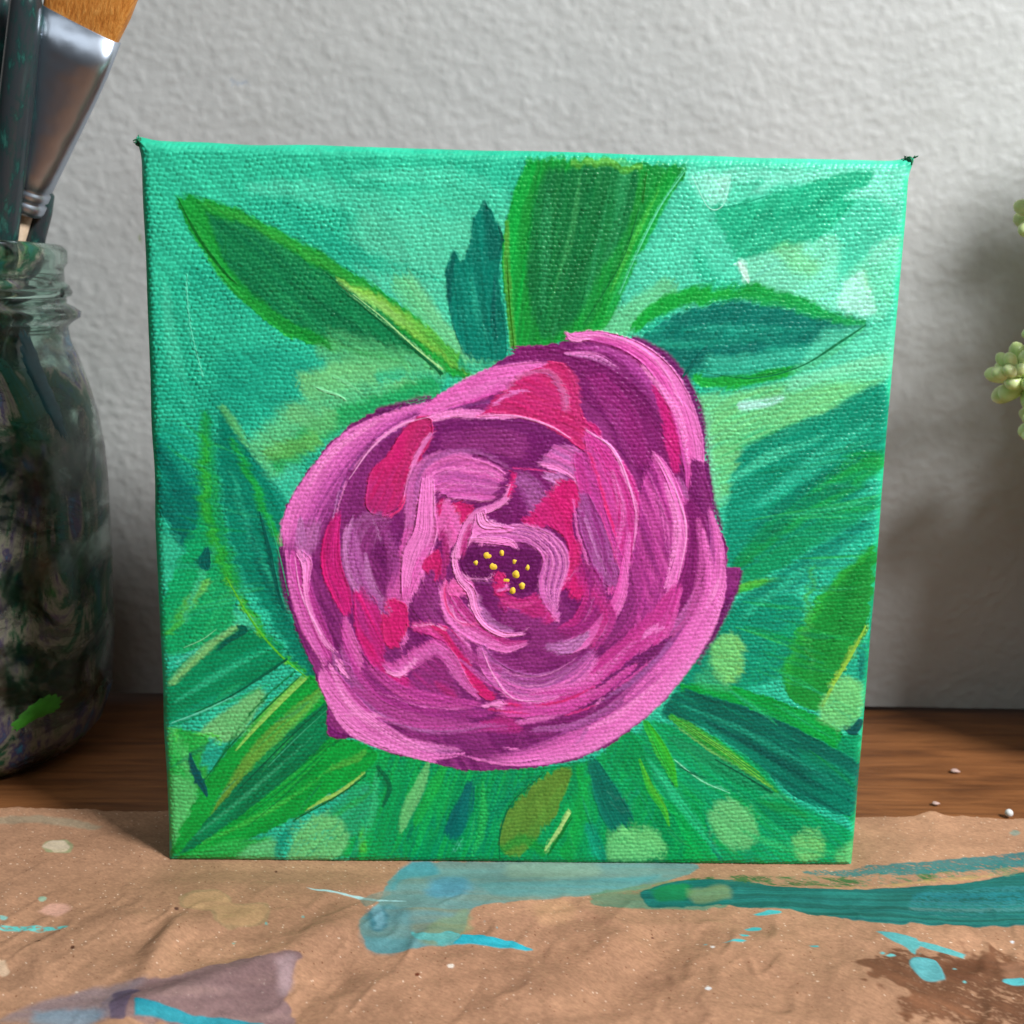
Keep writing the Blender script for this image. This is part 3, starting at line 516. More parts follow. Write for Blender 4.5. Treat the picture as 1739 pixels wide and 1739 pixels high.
# centre dark and magenta below it
PL([(786, 930), (830, 926), (880, 930), (905, 920), (925, 940), (915, 975), (920, 1010), (888, 1018), (862, 1006), (845, 985), (800, 985), (782, 960)], [V2, (96, 18, 88), V2], ang=10, th=1.3)
PL([(850, 985), (862, 1006), (885, 1018), (925, 1008), (945, 1040), (930, 1062), (880, 1062), (850, 1030)], [MG, (192, 44, 126), (170, 40, 120)], ang=25, th=1.4)
PL([(842, 970), (858, 975), (862, 1000), (848, 1015), (836, 1000)], [(222, 40, 110), (200, 40, 120)], ang=70, th=1.8)
S([(845, 1005, 3), (858, 1000, 3), (860, 992, 2)], [P1], th=3)
S([(905, 1060, 1.2), (925, 1050, 1.6), (935, 1025, 1)], [P2], th=2.4)
PL([(860, 1030), (940, 1060), (1000, 1080), (960, 1130), (880, 1130), (900, 1080), (850, 1060)], [(140, 40, 118), V1, (122, 32, 108)], ang=15, th=1.2, blur=2)
# upper centre: purple pocket, lilac streaks, magenta wedge
PL([(862, 800), (940, 800), (975, 850), (900, 895), (850, 895), (825, 880), (835, 850)], [V1, (120, 26, 104), V2], ang=60, th=1.2)
S([(880, 808, 16), (905, 840, 24), (905, 880, 10)], [(150, 66, 140), LC, (140, 50, 128)], dry=.3, fr=16, streak=.8)
S([(930, 805, 12), (955, 820, 12), (930, 850, 10)], [LC, LL], dry=.3, fr=8)
PL([(950, 815), (985, 820), (990, 850), (972, 880), (985, 940), (998, 985), (985, 1020), (955, 990), (965, 930), (940, 900), (888, 893), (920, 850)],
   [(216, 28, 104), (208, 36, 120), (196, 44, 130)], ang=75, fl=60, th=1.5)
S([(870, 795, 1.5), (905, 798, 1.8), (945, 803, 1.4)], [(222, 60, 140)], th=3)
# big right inner petal
S([(1000, 735, 10), (1020, 775, 26), (1045, 830, 38), (1058, 890, 36), (1050, 945, 26), (1040, 1010, 10)], [(200, 66, 156), (206, 50, 140), P2, (208, 76, 160)], th=1.7, streak=.6, fr=14)
S([(1000, 770, 4), (1015, 820, 7), (1035, 880, 6), (1050, 930, 3)], [(226, 40, 110), (212, 50, 130)], th=1.4, soft=.4)
S([(995, 730, 2), (1040, 762, 3.5), (1062, 810, 3.5), (1080, 860, 3), (1078, 920, 2.5), (1072, 960, 2)], [P1, P0], th=3.2)
PL([(914, 790), (930, 768), (950, 755), (985, 765), (995, 800), (988, 825), (960, 805), (935, 800)], [(214, 100, 182), LC, (220, 104, 186)], ang=25, fl=60, th=1.6, streak=.8)
S([(918, 790, 4), (945, 795, 6), (975, 812, 4), (985, 835, 2)], [P1, P0], th=2.4)
S([(985, 770, 14), (1000, 830, 20), (1020, 890, 18), (1050, 960, 14), (1070, 1000, 4)], [(196, 70, 160), (190, 60, 150), (206, 60, 150)], th=1.4, fr=14, streak=.8)
S([(992, 838, 8), (1000, 880, 22), (1018, 930, 26), (1035, 975, 22), (1045, 995, 10)], [(150, 46, 128), (160, 70, 148), LC, (150, 50, 130)], th=1.6, fr=16, streak=.9, dry=.05)
S([(975, 850, 2), (980, 900, 3), (1000, 960, 3.5), (1020, 1000, 3), (1040, 1006, 1.5)], [P1, (226, 90, 180)], th=3)
S([(994, 880, 1.6), (1006, 920, 2.4), (1030, 975, 2)], [LL], th=2.6, op=.8)
S([(1020, 870, 1.6), (1040, 930, 1.8), (1060, 985, 1.4)], [(232, 80, 160)], th=2.2, op=.8)
# right petal with pale outline
PL([(1112, 770), (1130, 785), (1152, 830), (1165, 890), (1160, 950), (1140, 1000), (1120, 1060), (1060, 1130), (1080, 1040), (1070, 960), (1083, 900), (1088, 830)],
   [(206, 84, 170), (190, 66, 154), (150, 44, 128), (196, 70, 158)], ang=65, fl=90, streak=.9, th=1.6)
S([(1112, 772, 4), (1135, 805, 8), (1155, 860, 10), (1160, 920, 10), (1146, 980, 10), (1130, 1030, 6)], [(222, 96, 184), P1, P1], th=2.2, streak=.4)
for k in range(5):
    S([(1100+k*3, 790+k*14, 1.2), (1118+k*5, 850+k*12, 1.8), (1130+k*3, 930+k*10, 1.4)], [P1 if k % 2 else V1], op=.6, th=1.8, dry=.12)
S([(1088, 890, 3), (1100, 930, 9), (1118, 975, 6)], [V1, (150, 44, 128)], op=.7, dry=.2, soft=.5)
# outer right ring, dark then light
S([(1170, 850, 10), (1185, 900, 18), (1180, 970, 22), (1150, 1050, 18)], [(140, 40, 118), (124, 28, 106), (140, 36, 116)], th=1.3, streak=.7)
S([(1205, 868, 5), (1215, 910, 12), (1218, 960, 16), (1210, 1010, 24), (1180, 1070, 30), (1140, 1130, 32), (1085, 1185, 30), (1020, 1235, 26), (950, 1265, 20), (880, 1285, 13), (815, 1285, 5)], [P1, P1, (226, 104, 190), (190, 84, 164), (150, 60, 138)], th=1.9, streak=.35, fade=(0, .1))
S([(1222, 985, 5), (1212, 1010, 9), (1190, 1040, 5)], [P1, P0], th=2.6, ragged=1)
S([(1190, 1000, 12), (1170, 1040, 14), (1140, 1070, 8)], [LC, (190, 90, 168)], dry=.3, fr=10)
S([(1140, 1090, 8), (1080, 1150, 10), (1000, 1200, 8)], [(176, 100, 176), (150, 80, 150)], dry=.35, op=.7, soft=.5)
S([(1040, 1165, 3), (1010, 1200, 3), (985, 1230, 2)], [P1], dry=.2)
S([(1000, 1235, 4), (975, 1270, 5)], [(176, 100, 168)], op=.6, dry=.2)
S([(1150, 1008, 1.5), (1168, 1030, 1.5)], [V3], th=1)
# mid ring right-bottom
S([(1150, 1000, 12), (1125, 1050, 26), (1085, 1100, 36), (1030, 1145, 36), (960, 1180, 30), (890, 1200, 24), (850, 1205, 14)], [(226, 90, 180), (204, 76, 164), (196, 56, 146), (190, 54, 146), (200, 64, 150)], th=1.5, streak=.5, fr=14)
S([(1070, 960, 16), (1080, 1010, 18), (1060, 1060, 14), (1030, 1095, 6)], [(180, 56, 146), V1, (140, 40, 120)], op=.85, streak=.6)
S([(1092, 1085, 4), (1108, 1070, 7), (1128, 1068, 4)], [P1], th=1.8, ragged=1)
# dark crack under it
PL([(1134, 1084), (1126, 1100), (1090, 1135), (1040, 1175), (990, 1205), (930, 1222), (870, 1232), (960, 1200), (1020, 1160), (1070, 1118), (1110, 1095)], [V1, V2, (110, 30, 104)], ang=-35, th=.9, ragged=5)
S([(860, 1240, 12), (940, 1232, 16), (1010, 1205, 10)], [V1, (118, 26, 104), V1], op=.9, dry=.1)
S([(960, 1215, 2.5), (990, 1206, 3.5), (1010, 1198, 1.5)], [PM, (230, 70, 150)], th=1.6)
S([(880, 1228, 6), (930, 1218, 8), (985, 1200, 4)], [P1, (210, 90, 176)], dry=.3, soft=.5)
# inner bright arc
S([(1068, 905, 4), (1062, 960, 8), (1050, 1020, 13), (1015, 1070, 15), (970, 1098, 15), (935, 1100, 8)], [P1, (232, 104, 192), (214, 80, 170)], th=2.3, streak=.4)
S([(1000, 1075, 6), (965, 1100, 14), (930, 1098, 8)], [LL, (160, 80, 156), LL], dry=.25, fr=10, streak=.9)
S([(985, 960, 20), (1010, 1010, 22), (985, 1060, 20), (950, 1070, 8)], [(166, 44, 128), (150, 40, 124), PM], op=.85, streak=.6, fr=12)
S([(955, 1000, 6), (975, 965, 10), (985, 920, 5)], [(222, 44, 120), PM], op=.85)
S([(945, 1005, 1.2), (965, 985, 1.4), (985, 965, 1)], [P1], th=2)
S([(1010, 990, 1), (1005, 1030, 1.4), (990, 1060, 1)], [P1], th=2, op=.7)
# lower streaked arc
S([(815, 1095, 8), (830, 1130, 18), (870, 1162, 28), (920, 1168, 28), (975, 1145, 24), (1010, 1110, 12)], [(150, 50, 134), LC, (170, 80, 160), (222, 100, 188), P1], th=1.9, fr=18, streak=.55)
for k in range(5):
    S([(838+k*4, 1128+k*8, 1.2), (880, 1148+k*8, 1.8), (930, 1146+k*8, 1.6), (980-k*3, 1118+k*9, 1)], [P0 if k % 2 == 0 else V1], op=.6, th=1.7, dry=.12)
S([(820, 1105, 2), (840, 1150, 3.5), (870, 1186, 3.5), (920, 1192, 3), (970, 1176, 2)], [P1], th=2)
S([(850, 1195, 2.5), (910, 1200, 3.5), (970, 1186, 3), (1010, 1165, 1.5)], [(236, 50, 120), PM], th=2)
# curl (thick pale ridges round the centre)
S([(868, 822, 3), (858, 848, 6), (838, 862, 7), (812, 872, 8), (795, 890, 8), (782, 920, 7), (776, 950, 7)], [P0, P1], th=5.0, ridge=1.0, streak=.3)
S([(870, 800, 2), (872, 820, 4), (862, 845, 2.5)], [(226, 40, 120)], th=2)
S([(800, 890, 5), (792, 915, 8), (784, 945, 5)], [(196, 60, 140), PM], op=.8, th=1.2)
S([(815, 905, 12), (850, 908, 17), (895, 908, 18), (930, 925, 22), (945, 955, 26), (935, 990, 24), (935, 1020, 16), (948, 1052, 3)], [(236, 120, 204), (206, 110, 186), (226, 116, 196), (170, 84, 158), (216, 104, 186)], th=2.6, fr=22, streak=.7)
for k in range(7):
    o = k*6.0
    S([(835, 897+o*.25, 1), (890, 893+o*.55, 1.5), (935-o*.25, 912+o*.8, 1.7), (962-o*.95, 955+o*.05, 1.7), (950-o*.75, 1005-o*.1, 1.5), (946, 1040, .9)], [(112, 40, 118) if k % 2 else P0], op=.8, th=2.2 if k % 2 == 0 else .6)
PL([(806, 872), (824, 864), (828, 882), (842, 892), (872, 896), (862, 906), (822, 908), (802, 922), (792, 932), (800, 902)], [P0, P1, P0], ang=30, th=3.6, streak=.3)
S([(795, 918, 4), (830, 918, 7), (865, 922, 7), (878, 933, 2)], [P0, P1], th=4.2)
S([(815, 872, 7), (822, 890, 9), (850, 895, 5)], [P0, (244, 150, 218)], th=4.4)
S([(776, 925, 4), (772, 955, 6), (782, 985, 7), (800, 1005, 9), (808, 1035, 8), (826, 1062, 7), (855, 1078, 6), (888, 1078, 3)], [P1, P0, P0], th=4.6, ridge=1.1)
S([(812, 1010, 4), (820, 1040, 7), (840, 1062, 8), (870, 1072, 5)], [(160, 90, 150), LC], dry=.2, fr=8)
S([(888, 1076, 1.6), (896, 1066, 1)], [P0], th=3)
S([(785, 975, 2), (800, 984, 2.6), (830, 984, 2), (838, 972, 1)], [P0], th=3.4)
S([(802, 988, 5), (825, 990, 6), (835, 986, 3)], [(130, 60, 130), V2], op=.9)
S([(938, 1030, 2), (942, 1048, 4), (950, 1058, 2)], [P1], th=2.5)
# magenta petals lower left
PL([(600, 1006), (622, 1000), (645, 1030), (652, 1080), (655, 1125), (690, 1150), (710, 1165), (660, 1165), (620, 1115), (602, 1060)], [MG, (200, 44, 136), (216, 34, 124)], ang=65, fl=60, streak=.7, th=1.6)
S([(606, 1020, 5), (615, 1055, 9), (628, 1090, 5)], [(166, 50, 134)], op=.6, soft=.5)
PL([(650, 1030), (662, 1018), (690, 1028), (692, 1070), (672, 1100), (652, 1092), (648, 1055)], [(212, 34, 92), (216, 34, 100), (204, 40, 112)], ang=80, fl=50, th=1.8)
S([(700, 1065, 8), (735, 1070, 14), (765, 1085, 14), (780, 1120, 14), (795, 1155, 10)], [(226, 70, 150), (214, 76, 160), PM], th=1.3, fr=10, streak=.6)
S([(735, 1066, 5), (762, 1078, 11), (780, 1110, 12), (797, 1145, 10), (825, 1180, 10), (840, 1185, 6)], [(212, 36, 102), (214, 32, 92), (198, 46, 118)], th=1.9)
S([(700, 1064, 1.5), (735, 1062, 2), (760, 1070, 1.5)], [P0], th=3)
S([(780, 1076, 3), (795, 1105, 5), (800, 1125, 2.5)], [P1], th=2.2, ragged=1, dry=.1)
S([(652, 1128, 6), (672, 1138, 14), (705, 1120, 17), (735, 1100, 16), (762, 1118, 15), (785, 1155, 11), (810, 1185, 5)], [(214, 80, 170), (220, 110, 190), (200, 80, 164)], th=1.9, fr=12, streak=.6)
S([(655, 1140, 4), (680, 1145, 5), (710, 1120, 4)], [P0], th=2.2, dry=.1)
PL([(725, 1125), (745, 1112), (765, 1150), (780, 1185), (720, 1180), (690, 1165)], [(176, 44, 134), V1, (186, 50, 138)], ang=40, blur=3, th=1.2, op=.9)
S([(740, 1160, 8), (770, 1185, 10), (740, 1195, 5)], [(190, 40, 116)], op=.5, soft=.6)
# lower arcs
S([(585, 1060, 10), (610, 1130, 20), (670, 1180, 24), (750, 1205, 20), (830, 1210, 12)], [(140, 44, 126), V1, (178, 56, 146), (150, 46, 130)], th=1.4, fr=16, streak=.9)
S([(640, 1175, 1.2), (720, 1200, 1.8), (790, 1205, 1.4)], [P1], th=2, op=.8)
S([(670, 1165, 1), (740, 1188, 1.5), (800, 1196, 1)], [(230, 70, 160)], th=2, op=.7)
S([(820, 1200, 4), (850, 1195, 7), (850, 1208, 4)], [P1, P0], th=2.2, ragged=1)
S([(820, 1235, 12), (860, 1232, 20), (885, 1240, 8)], [(190, 44, 128), (176, 50, 136)], op=.85, soft=.4)
S([(830, 1205, 3), (870, 1210, 3), (900, 1212, 2)], [(230, 60, 140)], op=.8)
# left lower light petals
S([(500, 940, 9), (507, 985, 19), (522, 1040, 24), (545, 1090, 22), (560, 1120, 10)], [(180, 60, 150), (196, 66, 158), (214, 84, 176), P1], th=1.8, streak=.4)
S([(507, 938, 7), (520, 955, 11), (520, 980, 7), (520, 1010, 5), (532, 1050, 5), (552, 1090, 6), (572, 1110, 4)], [P1, P0], th=3.2, streak=.3)
S([(585, 1050, 4), (592, 1080, 12), (606, 1120, 10), (612, 1140, 3)], [(230, 110, 190), (210, 76, 170)], dry=.1, th=1.6)
S([(570, 1110, 8), (590, 1160, 14), (640, 1215, 12)], [(150, 50, 136), LC], dry=.3, fr=12)
PL([(556, 1195), (562, 1235), (610, 1252), (560, 1250)], [(120, 30, 110)], ang=50)
S([(548, 1135, 8), (562, 1160, 24), (592, 1200, 27), (636, 1240, 24), (690, 1270, 17), (740, 1290, 9)], [(200, 76, 166), (216, 92, 182), P1, P1], th=1.9, streak=.45, ragged=.5)
S([(575, 1125, 8), (590, 1140, 11), (600, 1155, 5)], [P1, P0], th=3.2, dry=.25, ragged=1)
for k in range(4): S([(570+k*9, 1128+k*7, 1.5), (578+k*9, 1120+k*8, 1.5)], [(170, 50, 140)], op=.7)
S([(580, 1215, 3), (640, 1215, 6), (675, 1225, 6)], [P1, P0], th=1.6, dry=.15)
S([(630, 1230, 4), (680, 1250, 10), (740, 1255, 8)], [(150, 46, 128), V1], op=.8, dry=.15, soft=.4)
S([(680, 1255, 6), (730, 1270, 12), (780, 1275, 8)], [P1, LC], dry=.42, fr=10, soft=.4)
S([(790, 1285, 2), (860, 1298, 4), (930, 1295, 5), (990, 1280, 3)], [P1], th=1.6)
S([(760, 1240, 20), (800, 1262, 24), (830, 1270, 10)], [V1, V2], op=.8, dry=.1, soft=.4)
S([(855, 1270, 2), (880, 1274, 3)], [P1], th=1.8, dry=.1)
S([(592, 1268, 3), (640, 1285, 2)], [T1], op=.0)
S([(600, 905, 8), (606, 960, 16), (628, 1010, 14), (660, 1045, 6)], [LC, (190, 100, 176), (150, 60, 138)], dry=.5, fr=18, streak=1.0, soft=.4, ridge=0)
S([(655, 900, 8), (668, 950, 14), (662, 1000, 10)], [(160, 70, 146), V1], dry=.45, fr=14, streak=1.0, soft=.4, ridge=0)
S([(580, 1095, 6), (604, 1150, 13), (650, 1205, 13), (700, 1225, 6)], [P2, (176, 60, 148), LC], dry=.3, fr=14, streak=.9, ridge=.2)
S([(625, 1130, 6), (680, 1172, 12), (760, 1192, 12), (815, 1196, 6)], [(196, 70, 158), (166, 50, 138), (206, 84, 166)], dry=.25, fr=14, streak=.9, ridge=.2)
S([(640, 1195, 4), (720, 1222, 10), (800, 1228, 8)], [(170, 60, 142), V1], dry=.35, fr=10, streak=.9, ridge=0)
S([(1010, 1000, 8), (1035, 1050, 14), (1010, 1100, 10)], [(176, 60, 146), PM], dry=.35, fr=12, streak=.9, ridge=0)
S([(740, 1010, 8), (730, 1040, 14), (745, 1060, 8)], [(150, 60, 134), V1], dry=.3, fr=10, ridge=0)
S([(890, 760, 26), (820, 745, 22), (750, 750, 14)], [(146, 52, 126), V1, (136, 44, 120)], dry=.38, fr=16, streak=1.0, ridge=0)
S([(1010, 640, 16), (1060, 710, 26), (1090, 790, 18)], [(140, 34, 114), (156, 38, 124), V1], dry=.45, fr=16, streak=1.0, ridge=0)
S([(860, 1180, 3), (930, 1208, 9), (1010, 1180, 10), (1080, 1130, 6)], [(220, 96, 180), P2, (200, 70, 160)], dry=.35, fr=12, streak=.9, ridge=.2)
S([(905, 1240, 5), (980, 1232, 9), (1060, 1190, 8)], [LC, (160, 66, 146)], dry=.42, fr=12, ridge=0)
# streaks in the leaves and the ground
for (pt, c_, w_, d_) in (([(400, 440), (500, 530), (600, 590)], [(24, 150, 92), E3], 12, .45), ([(480, 470), (580, 540), (680, 600)], [(8, 108, 66)], 8, .5), ([(930, 320), (925, 420), (920, 530)], [(44, 150, 92), (20, 130, 70)], 14, .48),
    ([(1030, 320), (1000, 420), (950, 540)], [(6, 104, 52), (16, 120, 60)], 13, .5), ([(985, 300), (970, 400), (940, 500)], [(52, 152, 84)], 8, .5), ([(1120, 320), (1080, 400), (1035, 500)], [(70, 190, 60)], 6, .5),
    ([(800, 470), (810, 530), (830, 590)], [(30, 160, 132)], 8, .5), ([(840, 470), (838, 540), (845, 590)], [(0, 92, 84)], 7, .5), ([(1160, 560), (1260, 560), (1380, 560)], [(36, 168, 140), (10, 140, 118)], 12, .5),
    ([(1290, 860), (1380, 790), (1480, 720)], [(50, 186, 150), T2], 22, .5), ([(1280, 900), (1370, 830), (1470, 770)], [(0, 120, 96)], 14, .52), ([(1260, 1050), (1350, 980), (1450, 910)], [(40, 180, 140)], 12, .5),
    ([(1240, 820), (1300, 780), (1400, 740)], [(60, 190, 150)], 14, .5), ([(1160, 1200), (1260, 1240), (1420, 1330)], [(24, 146, 116)], 8, .5), ([(1200, 1225), (1300, 1280), (1400, 1340)], [(0, 84, 74)], 8, .5),
    ([(390, 800), (430, 920), (500, 1060)], [(34, 168, 130)], 9, .5), ([(420, 880), (450, 980), (510, 1090)], [(0, 110, 92)], 8, .5), ([(300, 1190), (380, 1140), (460, 1100)], [(40, 180, 130)], 10, .5),
    ([(310, 1060), (340, 980), (370, 920)], [(60, 195, 140)], 9, .5), ([(330, 1420), (430, 1340), (530, 1250)], [(50, 160, 110)], 6, .5), ([(340, 1432), (450, 1380), (570, 1300)], [(60, 190, 70)], 7, .5),
    ([(640, 1310), (630, 1390), (600, 1450)], [(50, 186, 120)], 10, .5), ([(820, 1330), (820, 1400), (800, 1455)], [(40, 185, 90)], 12, .5), ([(900, 1320), (840, 1380), (820, 1450)], [(0, 140, 96)], 10, .5),
    ([(1100, 1290), (1160, 1370), (1220, 1450)], [(40, 190, 130)], 14, .5), ([(1230, 1330), (1320, 1390), (1420, 1430)], [(0, 140, 90)], 14, .5), ([(1260, 1410), (1330, 1440), (1430, 1450)], [(50, 185, 110)], 10, .5),
    ([(1380, 960), (1370, 1060), (1380, 1150)], [(60, 170, 80)], 9, .5), ([(1450, 960), (1430, 1050), (1400, 1130)], [(8, 128, 50)], 9, .5), ([(420, 320), (560, 330), (720, 380)], [T3], 26, .55),
    ([(280, 480), (300, 620), (330, 700)], [(70, 208, 168)], 18, .55), ([(600, 300), (760, 300), (860, 330)], [(80, 214, 176)], 20, .55), ([(500, 380), (620, 440), (740, 470)], [(30, 178, 142)], 22, .55),
    ([(1180, 420), (1200, 470), (1260, 490)], [(44, 190, 150)], 18, .5), ([(1440, 330), (1500, 330), (1530, 380)], [T4], 16, .5), ([(1280, 370), (1360, 360), (1420, 330)], [(20, 165, 122)], 14, .5), ([(1080, 440), (1130, 420), (1180, 380)], [T3], 16, .5)):
    S([(a_, b_, w_*(.4 if i_ in (0, 2) else 1)) for i_, (a_, b_) in enumerate(pt)], c_, dry=d_, soft=.5, ridge=0, streak=.9, th=.5, op=.85)
# rough edge of petals over the green
S([(480, 905, 3), (492, 862, 5), (530, 800, 5), (580, 742, 4), (640, 708, 3)], [P1], dry=.2, th=1.4)

# ------------------------------------------------------------------ drag of the bristles: colour pulled a little way along the brush direction,
# so that edges crossing the stroke break up into streaks and no edge is cut clean
ctr_ = tf_canvas([(858, 955)])[0]; rf = np.random.RandomState(77)
DX = x_-ctr_[0]; DY = y_-ctr_[1]; RR = np.hypot(DX, DY)+1e-6; TT = np.arctan2(DY, DX)
def boxb(A, r):
    for ax in (0, 1):
        P_ = np.pad(A, [(r+1, r) if k == ax else (0, 0) for k in (0, 1)], mode='edge').cumsum(ax)
        A = (P_[2*r+1:] - P_[:-2*r-1])/(2*r+1) if ax == 0 else (P_[:, 2*r+1:]-P_[:, :-2*r-1])/(2*r+1)
    return A
pm = (p.C[..., 0] > p.C[..., 1]*1.15).astype(float)
mb = boxb(boxb(pm, 7), 7); near = 4*mb*(1-mb); ins = sst(boxb(pm, 12), .45, .75)
fxr, fyr = DX/RR, DY/RR
fx = fxr*(1-ins)+(-fyr)*ins; fy = fyr*(1-ins)+fxr*ins
TTn = TT/(2*np.pi)*64      # wraps on the noise lattice
def streaks(k):
    a = .6*vnoise(rf, TTn*6, RR/90+k)+.4*vnoise(rf, TTn*12, RR/60+k)      # running outward
    b = .6*vnoise(rf, TTn*.5, RR/3.6)+.4*vnoise(rf, TTn, RR/2.1)        # running round
    return a*(1-ins)+b*ins
def samp(A, qx, qy):
    qx = np.clip(qx, 0, N-1.001); qy = np.clip(qy, 0, N-1.001)
    ix = qx.astype(int); iy = qy.astype(int); ax = qx-ix; ay = qy-iy
    if A.ndim == 3: ax = ax[..., None]; ay = ay[..., None]
    return (A[iy, ix]*(1-ax)+A[iy, ix+1]*ax)*(1-ay)+(A[iy+1, ix]*(1-ax)+A[iy+1, ix+1]*ax)*ay
keep = sst(p.H, 1.7, 2.6)*.8                       # the thickest paint keeps its own shape
wgt = (1-keep)*(1-.9*near); acc = 0; accH = 0; st = streaks(0)
for k in range(3):
    sk = st if k == 0 else streaks(k*11)
    amp = (13*(1-ins)+11*ins)*(1-.8*near)
    perp = (3.0*(vnoise(rf, x_/6.0+k*9, y_/6.0)-.5)+2.0*(vnoise(rf, x_/2.2, y_/2.2+k*5)-.5)+2.4*(p.wv-.4))*(1-.5*near)
    qx = x_+fx*amp*(sk-.5)*2-fy*perp; qy = y_+fy*amp*(sk-.5)*2+fx*perp
    f_ = (.5, .3, .2)[k]; acc = acc+f_*samp(p.C, qx, qy); accH = accH+f_*samp(p.H, qx, qy)
e1 = (2.6*(vnoise(rf, x_/4.0, y_/4.0)-.5)+3.4*(p.wv-.4))*near     # the flower's rim only follows the cloth
rimC = samp(p.C, x_+e1*fxr, y_+e1*fyr); p.C = p.C*(1-near[..., None])+rimC*near[..., None]
p.C = p.C*(1-wgt[..., None])+acc*wgt[..., None]
p.H = p.H*(1-.5*wgt)+accH*.5*wgt+(st-.5)*.9*(.5+.5*ins)
p.C *= (1+.28*(st-.5)*(1-.4*ins))[..., None]
nn = fbm(rf, x_/45, y_/45, 3)[..., None]; p.C *= 1+.22*(nn-.5)
p.C[..., 2] = np.maximum(p.C[..., 2], .13*p.C[..., 1]*(p.C[..., 1] > p.C[..., 0]))
p.C[..., 2] = np.maximum(p.C[..., 2], .28*p.C[..., 0]*(p.C[..., 0] > 3*p.C[..., 1]))

rq = random.Random(31)
GR = [(30, 175, 80), (0, 120, 84), (50, 185, 84), (10, 150, 110), (44, 186, 134), (0, 108, 84), (12, 160, 60)]
for k in range(130):
    an = R(rq.uniform(-32, 205)); r0 = rq.uniform(395, 620); ln_ = rq.uniform(60, 170); bend = rq.uniform(-.018, .018)
    q_ = [(858+math.cos(an+bend*j*j/4)*(r0+ln_*j/3)*1.02, 950+math.sin(an+bend*j*j/4)*(r0+ln_*j/3)*.93) for j in range(4)]
    if not all(250 < a_ < 1530 and 250 < b_ < 1462 for a_, b_ in q_): continue
    w_ = rq.uniform(3, 9)
    S([(a_, b_, w_*(.35, 1, .9, .3)[j]) for j, (a_, b_) in enumerate(q_)], [rq.choice(GR), rq.choice(GR)], dry=rq.uniform(.34, .5), soft=.5, ridge=.15, streak=.9, th=.9, op=rq.uniform(.35, .65), fr=w_*.8)
# ------------------------------------------------------------------ last accents, laid over the blended paint
S([(302, 336, 1.6), (335, 400, 2.6), (375, 455, 2.8), (402, 482, 1.5)], [(8, 104, 34)], th=2.2)
S([(575, 490, 1.5), (620, 525, 2.4), (680, 575, 2.8), (720, 608, 3), (752, 636, 3)], [(4, 92, 50), (8, 105, 58)], th=2.4)
S([(600, 500, 1.2), (650, 540, 1.6), (705, 590, 1.8), (752, 628, 2.2)], [(168, 228, 150)], th=3.0, dry=.12)
S([(318, 465, 1.5), (318, 500, 1.9), (325, 560, 1.7), (345, 640, 1.9)], [(96, 220, 182)], th=3.8)
for a in ([(536, 658, 1.5), (550, 664, 3.0), (575, 672, 2.6), (588, 680, 1.5)], [(312, 1100, 1.2), (345, 1085, 1.6), (368, 1068, 1)]): S(a, [(134, 222, 164)], th=3.6)
S([(861, 440, 1.2), (866, 520, 1.8), (873, 592, 1.5)], [(40, 112, 16)], th=2.4)
S([(1085, 355, 1.3), (1062, 430, 1.7), (1030, 490, 1.5), (992, 550, 1.2)], [(8, 104, 48)], th=2.2, op=.85)
S([(1098, 292, 1.6), (1092, 345, 2.0)], [(22, 112, 30)], th=2)
S([(1162, 292, 1.5), (1122, 350, 1.7), (1082, 430, 1.5), (1052, 500, 1.2)], [(104, 220, 176)], th=2.4, op=.85)
S([(1204, 356, 1.5), (1260, 346, 1.6), (1310, 330, 1.2)], [(16, 150, 112)], th=2)
S([(1175, 298, 1.2), (1203, 352, 1.4), (1228, 348, 1.4), (1240, 305, 1.1)], [(180, 242, 224)], th=2.8, op=.8)
S([(1190, 632, 1.2), (1280, 642, 1.7), (1360, 622, 2), (1428, 580, 3), (1470, 552, 1.6)], [(4, 112, 58), (0, 104, 72)], th=2.4, op=.95)
S([(1186, 600, 1.5), (1160, 640, 2.6)], [(0, 96, 86)], th=2)
S([(440, 868, 1.8), (456, 930, 4), (470, 1000, 4.6), (483, 1038, 2.6)], [(0, 84, 72), (0, 98, 84)], th=2)
S([(456, 878, 1.2), (476, 950, 1.6), (490, 1012, 1.3)], [(44, 180, 126)], th=2.8)
S([(384, 980, 1.8), (430, 1058, 2.6), (475, 1112, 2.6), (520, 1150, 1.6)], [(104, 204, 50), (70, 186, 50)], th=2.6, dry=.15)
S([(488, 1119, 3), (450, 1145, 3), (395, 1180, 1.8), (330, 1210, 1.2)], [(0, 86, 58), (0, 104, 74)], th=2.2)
S([(402, 1180, 1.2), (345, 1207, 2), (292, 1227, 1.6)], [(104, 216, 180)], th=2.6, dry=.1)
S([(402, 1063, 3), (415, 1070, 6), (388, 1088, 5), (372, 1104, 2)], [(0, 98, 78)], th=1.3)
S([(352, 930, 4), (348, 955, 12), (352, 966, 7)], [(0, 92, 84), (0, 104, 92)], th=1.3)
S([(322, 1278, 2), (332, 1310, 7), (345, 1335, 7), (352, 1352, 3)], [(0, 92, 90), (0, 80, 84)], th=1.4)
S([(508, 1150, 1.5), (445, 1210, 2.4), (390, 1268, 2.4), (345, 1328, 1.4)], [(0, 112, 58)], th=2.2)
S([(520, 1152, 3), (480, 1188, 5), (430, 1240, 4), (400, 1275, 2)], [(160, 216, 96), (120, 206, 96)], dry=.18, th=1.8)
S([(552, 1198, 1.2), (500, 1245, 1.8), (450, 1295, 1.8), (395, 1352, 1.2)], [(0, 88, 58)], th=2.2)
S([(556, 1205, 1), (505, 1252, 1.5), (455, 1302, 1.4)], [(70, 190, 140)], th=2.2, op=.8)
